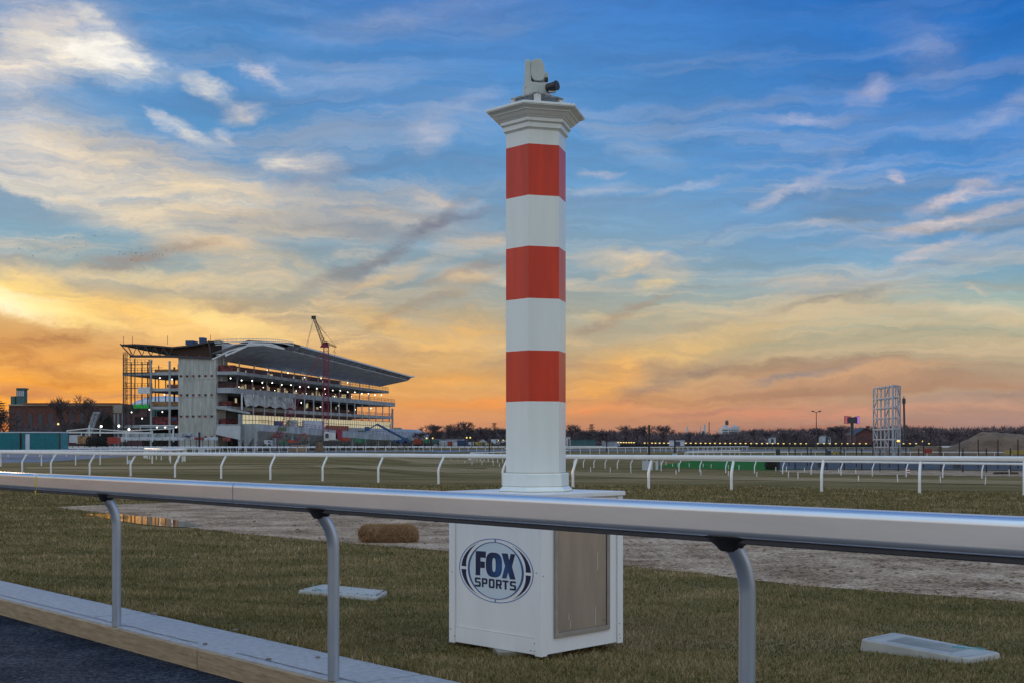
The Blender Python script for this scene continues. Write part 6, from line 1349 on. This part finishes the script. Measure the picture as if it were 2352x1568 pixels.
for b_ in [
    (90, 330, 260, 120, -10, (214, 208, 196), .5), (300, 410, 330, 75, -14, WRM, .85), (520, 450, 260, 60, -15, WRM, .7), (150, 400, 200, 50, -8, CRM, .5), (40, 120, 90, 130, 0, (224, 214, 204), .7), (160, 60, 130, 55, -8, (232, 222, 212), .8), (190, 128, 190, 42, -7, CRM, 1.15), (240, 124, 105, 20, -5, (255, 252, 244), 1.3), (328, 138, 38, 17, -28, CRM, 1.1), (225, 45, 60, 18, -35, CRM, .7), (270, 118, 100, 26, -12, (255, 250, 240), 1.0), (60, 150, 130, 36, 4, (250, 236, 216), .8),
    (482, 196, 62, 22, -22, CRM, 1.0), (560, 256, 56, 18, 6, (228, 220, 212), .8), (430, 300, 75, 16, -20, CRM, .85), (370, 268, 40, 14, -35, (220, 216, 214), .6), (525, 312, 22, 20, 0, (224, 218, 214), .6), (614, 170, 50, 17, -28, (226, 216, 214), .8), (760, 185, 200, 34, 4, (160, 176, 206), .5), (690, 378, 95, 26, -2, (240, 224, 206), .95), (640, 372, 40, 26, 10, CRM, .6),
    (980, 310, 70, 44, 22, (190, 192, 206), .6), (1070, 235, 90, 22, 20, (172, 182, 208), .45), (900, 45, 260, 34, 12, (160, 174, 206), .45), (380, 488, 60, 12, 14, (236, 220, 190), .8), (200, 470, 210, 22, -14, (232, 220, 196), .75), (60, 440, 110, 14, -22, (236, 226, 204), .7), (300, 505, 130, 26, 3, (240, 220, 186), .7), (820, 475, 250, 40, -6, (222, 204, 180), .7), (1000, 455, 110, 18, -8, (232, 210, 186), .7),
    (560, 600, 240, 40, -12, (240, 212, 168), .75), (480, 560, 150, 26, 3, (230, 204, 168), .6), (330, 640, 330, 16, -2, (234, 208, 156), .7), (40, 628, 90, 20, -12, (250, 216, 150), .9), (60, 682, 190, 40, -12, (255, 226, 142), 1.1), (30, 700, 110, 26, -10, (255, 244, 200), 1.0), (20, 692, 120, 22, -8, (255, 250, 216), .9, 0, False), (120, 712, 160, 18, -12, (255, 232, 150), .7, 0, False), (470, 738, 150, 13, -16, (255, 232, 160), .6, 0, False), (350, 725, 280, 36, -8, (252, 206, 120), .9), (500, 735, 120, 22, -22, (255, 224, 150), .9), (600, 760, 90, 14, -22, (255, 226, 150), .7),
    (880, 640, 150, 18, 16, (238, 200, 150), .6), (1090, 560, 100, 22, 12, (232, 200, 160), .6), (1060, 640, 90, 26, 16, (236, 196, 140), .6), (900, 760, 140, 26, -20, (250, 196, 110), .65), (1060, 780, 120, 70, 10, (250, 192, 104), .6), (1010, 870, 140, 20, 6, (252, 176, 90), .6), (1080, 925, 150, 12, 0, (250, 150, 74), .6),
    (1450, 600, 130, 26, -8, (232, 202, 156), .7), (1530, 650, 60, 16, 8, (246, 210, 140), .6), (1420, 630, 45, 12, 14, (244, 206, 146), .6), (1470, 590, 90, 12, -4, (222, 200, 170), .5), (1400, 870, 90, 50, 30, (252, 176, 84), .85), (1560, 800, 230, 30, 8, (250, 198, 116), .6), (1750, 740, 330, 34, 9, (226, 194, 146), .5), (1900, 860, 340, 22, 4, (230, 176, 128), .5), (1780, 945, 360, 16, 0, (224, 146, 118), .6), (1340, 940, 120, 14, 4, (236, 140, 92), .6),
    (1480, 350, 100, 26, -18, (170, 184, 206), .5), (1370, 404, 45, 8, 0, (214, 204, 206), .6), (1580, 428, 110, 9, 9, (196, 196, 208), .6), (1380, 436, 90, 12, 5, (204, 198, 204), .5), (1810, 437, 110, 12, 20, (202, 196, 206), .7), (1900, 400, 60, 22, 55, (186, 188, 208), .4), (1860, 272, 130, 12, 0, (186, 186, 208), .6), (2000, 208, 52, 26, 14, (186, 184, 208), .7), (2140, 120, 110, 50, -38, (150, 166, 206), .45), (2310, 250, 110, 24, 24, (176, 182, 208), .55), (2100, 280, 260, 34, -4, (130, 160, 206), .35),
    (2050, 405, 26, 12, -20, (216, 200, 202), .7), (2190, 448, 95, 15, 20, (222, 204, 200), .8), (2290, 430, 70, 9, 2, (204, 196, 204), .6), (2180, 505, 210, 13, 9, (226, 206, 198), .85), (2140, 572, 110, 12, 20, (222, 202, 196), .7), (1860, 520, 90, 9, -4, (196, 196, 204), .5), (1900, 655, 190, 26, 2, (206, 192, 178), .5), (2240, 665, 30, 8, -20, (226, 202, 176), .6), (2230, 705, 150, 12, -4, (214, 196, 164), .5),
    # grey and brown undersides
    (740, 412, 120, 20, 14, (122, 146, 178), .6), (945, 545, 190, 17, 36, (112, 118, 138), .85), (1060, 492, 90, 12, 14, (108, 120, 148), .7), (800, 625, 180, 16, 22, (128, 128, 134), .7), (1080, 620, 130, 13, 22, (138, 130, 132), .6), (980, 700, 210, 14, 24, (164, 142, 122), .55), (880, 738, 130, 10, 26, (176, 146, 112), .45), (290, 604, 110, 18, 6, (140, 122, 116), .8), (400, 575, 90, 14, 12, (150, 130, 122), .6), (660, 500, 90, 16, -10, (134, 150, 166), .5),
    (110, 780, 150, 26, 8, (140, 100, 78), .8), (60, 835, 190, 26, -12, (146, 98, 72), .75), (230, 815, 150, 20, 12, (166, 118, 80), .6), (520, 700, 90, 14, -4, (190, 160, 116), .4), (150, 880, 150, 12, 8, (180, 116, 70), .5), (40, 905, 120, 10, 0, (170, 108, 74), .5),
    (1400, 740, 130, 12, 22, (160, 138, 124), .7), (1480, 700, 130, 9, 16, (168, 146, 130), .5), (1540, 868, 170, 16, 14, (140, 126, 118), .8), (1480, 900, 80, 12, 20, (150, 122, 112), .6), (1860, 856, 130, 10, 7, (126, 128, 134), .75), (1780, 868, 110, 7, 10, (140, 130, 128), .5), (1640, 940, 160, 8, 8, (160, 120, 112), .6), (2250, 912, 170, 12, 4, (140, 122, 122), .7), (2160, 600, 320, 12, 12, (118, 148, 182), .5), (1850, 700, 360, 10, 11, (150, 146, 140), .55), (1700, 510, 280, 7, 24, (102, 140, 186), .5),
    (1950, 780, 300, 9, 8, (160, 156, 136), .45), (700, 850, 400, 30, 10, (222, 160, 84), .3), (2330, 20, 90, 60, 0, (0, 98, 186), .6)]: blob(*b_)
f2 = maprange(noise_(mapping(V1, (5, 9, 0), -.12, (9, 70, 1)), 1, 6, .68), .3, .7, .93, 1.08)
f3 = maprange(noise_(mapping(V1, (2, 4, 0), -.05, (4, 16, 1)), 1, 5, .6), .32, .68, .93, 1.07)
fs = nd('ShaderNodeVectorMath', operation='SCALE'); L.new(sky, fs.inputs[0]); L.new(mth('MULTIPLY', f2, f3), fs.inputs['Scale']); sky = fs.outputs[0]
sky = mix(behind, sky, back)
mul = maprange(aab, .75, 1.8, 1.0, 1.0)
ns = nd('ShaderNodeTexSky'); ns.sky_type = 'NISHITA'; ns.sun_disc = False; ns.sun_elevation = R(2.0); ns.sun_rotation = R(-27); ns.air_density = 1.2; ns.dust_density = 1.5
boost = nd('ShaderNodeVectorMath', operation='SCALE'); L.new(sky, boost.inputs[0]); bst = mth('MULTIPLY', maprange(aab, .7, 1.5, .95, 1.38), maprange(aab, 1.6, 2.9, 1, .62)); hi_ = maprange(elv, .5, .9, 0, .25)  # fill light: sky raised at the sides, lowered at the rear, to model the pillar
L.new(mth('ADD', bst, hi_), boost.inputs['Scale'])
nsc = nd('ShaderNodeVectorMath', operation='SCALE'); L.new(ns.outputs[0], nsc.inputs[0]); nsc.inputs['Scale'].default_value = .008
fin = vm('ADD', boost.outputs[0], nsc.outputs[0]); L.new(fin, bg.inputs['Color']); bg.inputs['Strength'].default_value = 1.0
w.cycles.sampling_method = 'MANUAL'; w.cycles.sample_map_resolution = 256
sun = bpy.data.lights.new('sun', 'SUN'); sun.energy = .5; sun.angle = R(10); sun.color = (1, .68, .42); so_ = bpy.data.objects.new('sun', sun); COL.objects.link(so_)
aS, eS = R(-27), R(4); dS = Vector((math.sin(aS) * math.cos(eS), math.cos(aS) * math.cos(eS), math.sin(eS))); so_.rotation_euler = dS.to_track_quat('Z', 'Y').to_euler()
scene.view_settings.view_transform = 'Standard'; scene.view_settings.look = 'None'; scene.view_settings.exposure = 0; scene.view_settings.gamma = 1
scene.render.engine = 'CYCLES'; scene.cycles.max_bounces = 5; scene.cycles.diffuse_bounces = 2; scene.cycles.glossy_bounces = 3; scene.cycles.use_adaptive_sampling = True; scene.cycles.adaptive_threshold = .02; scene.cycles.adaptive_min_samples = 16; scene.cycles.transparent_max_bounces = 24
bpy.context.view_layer.update()
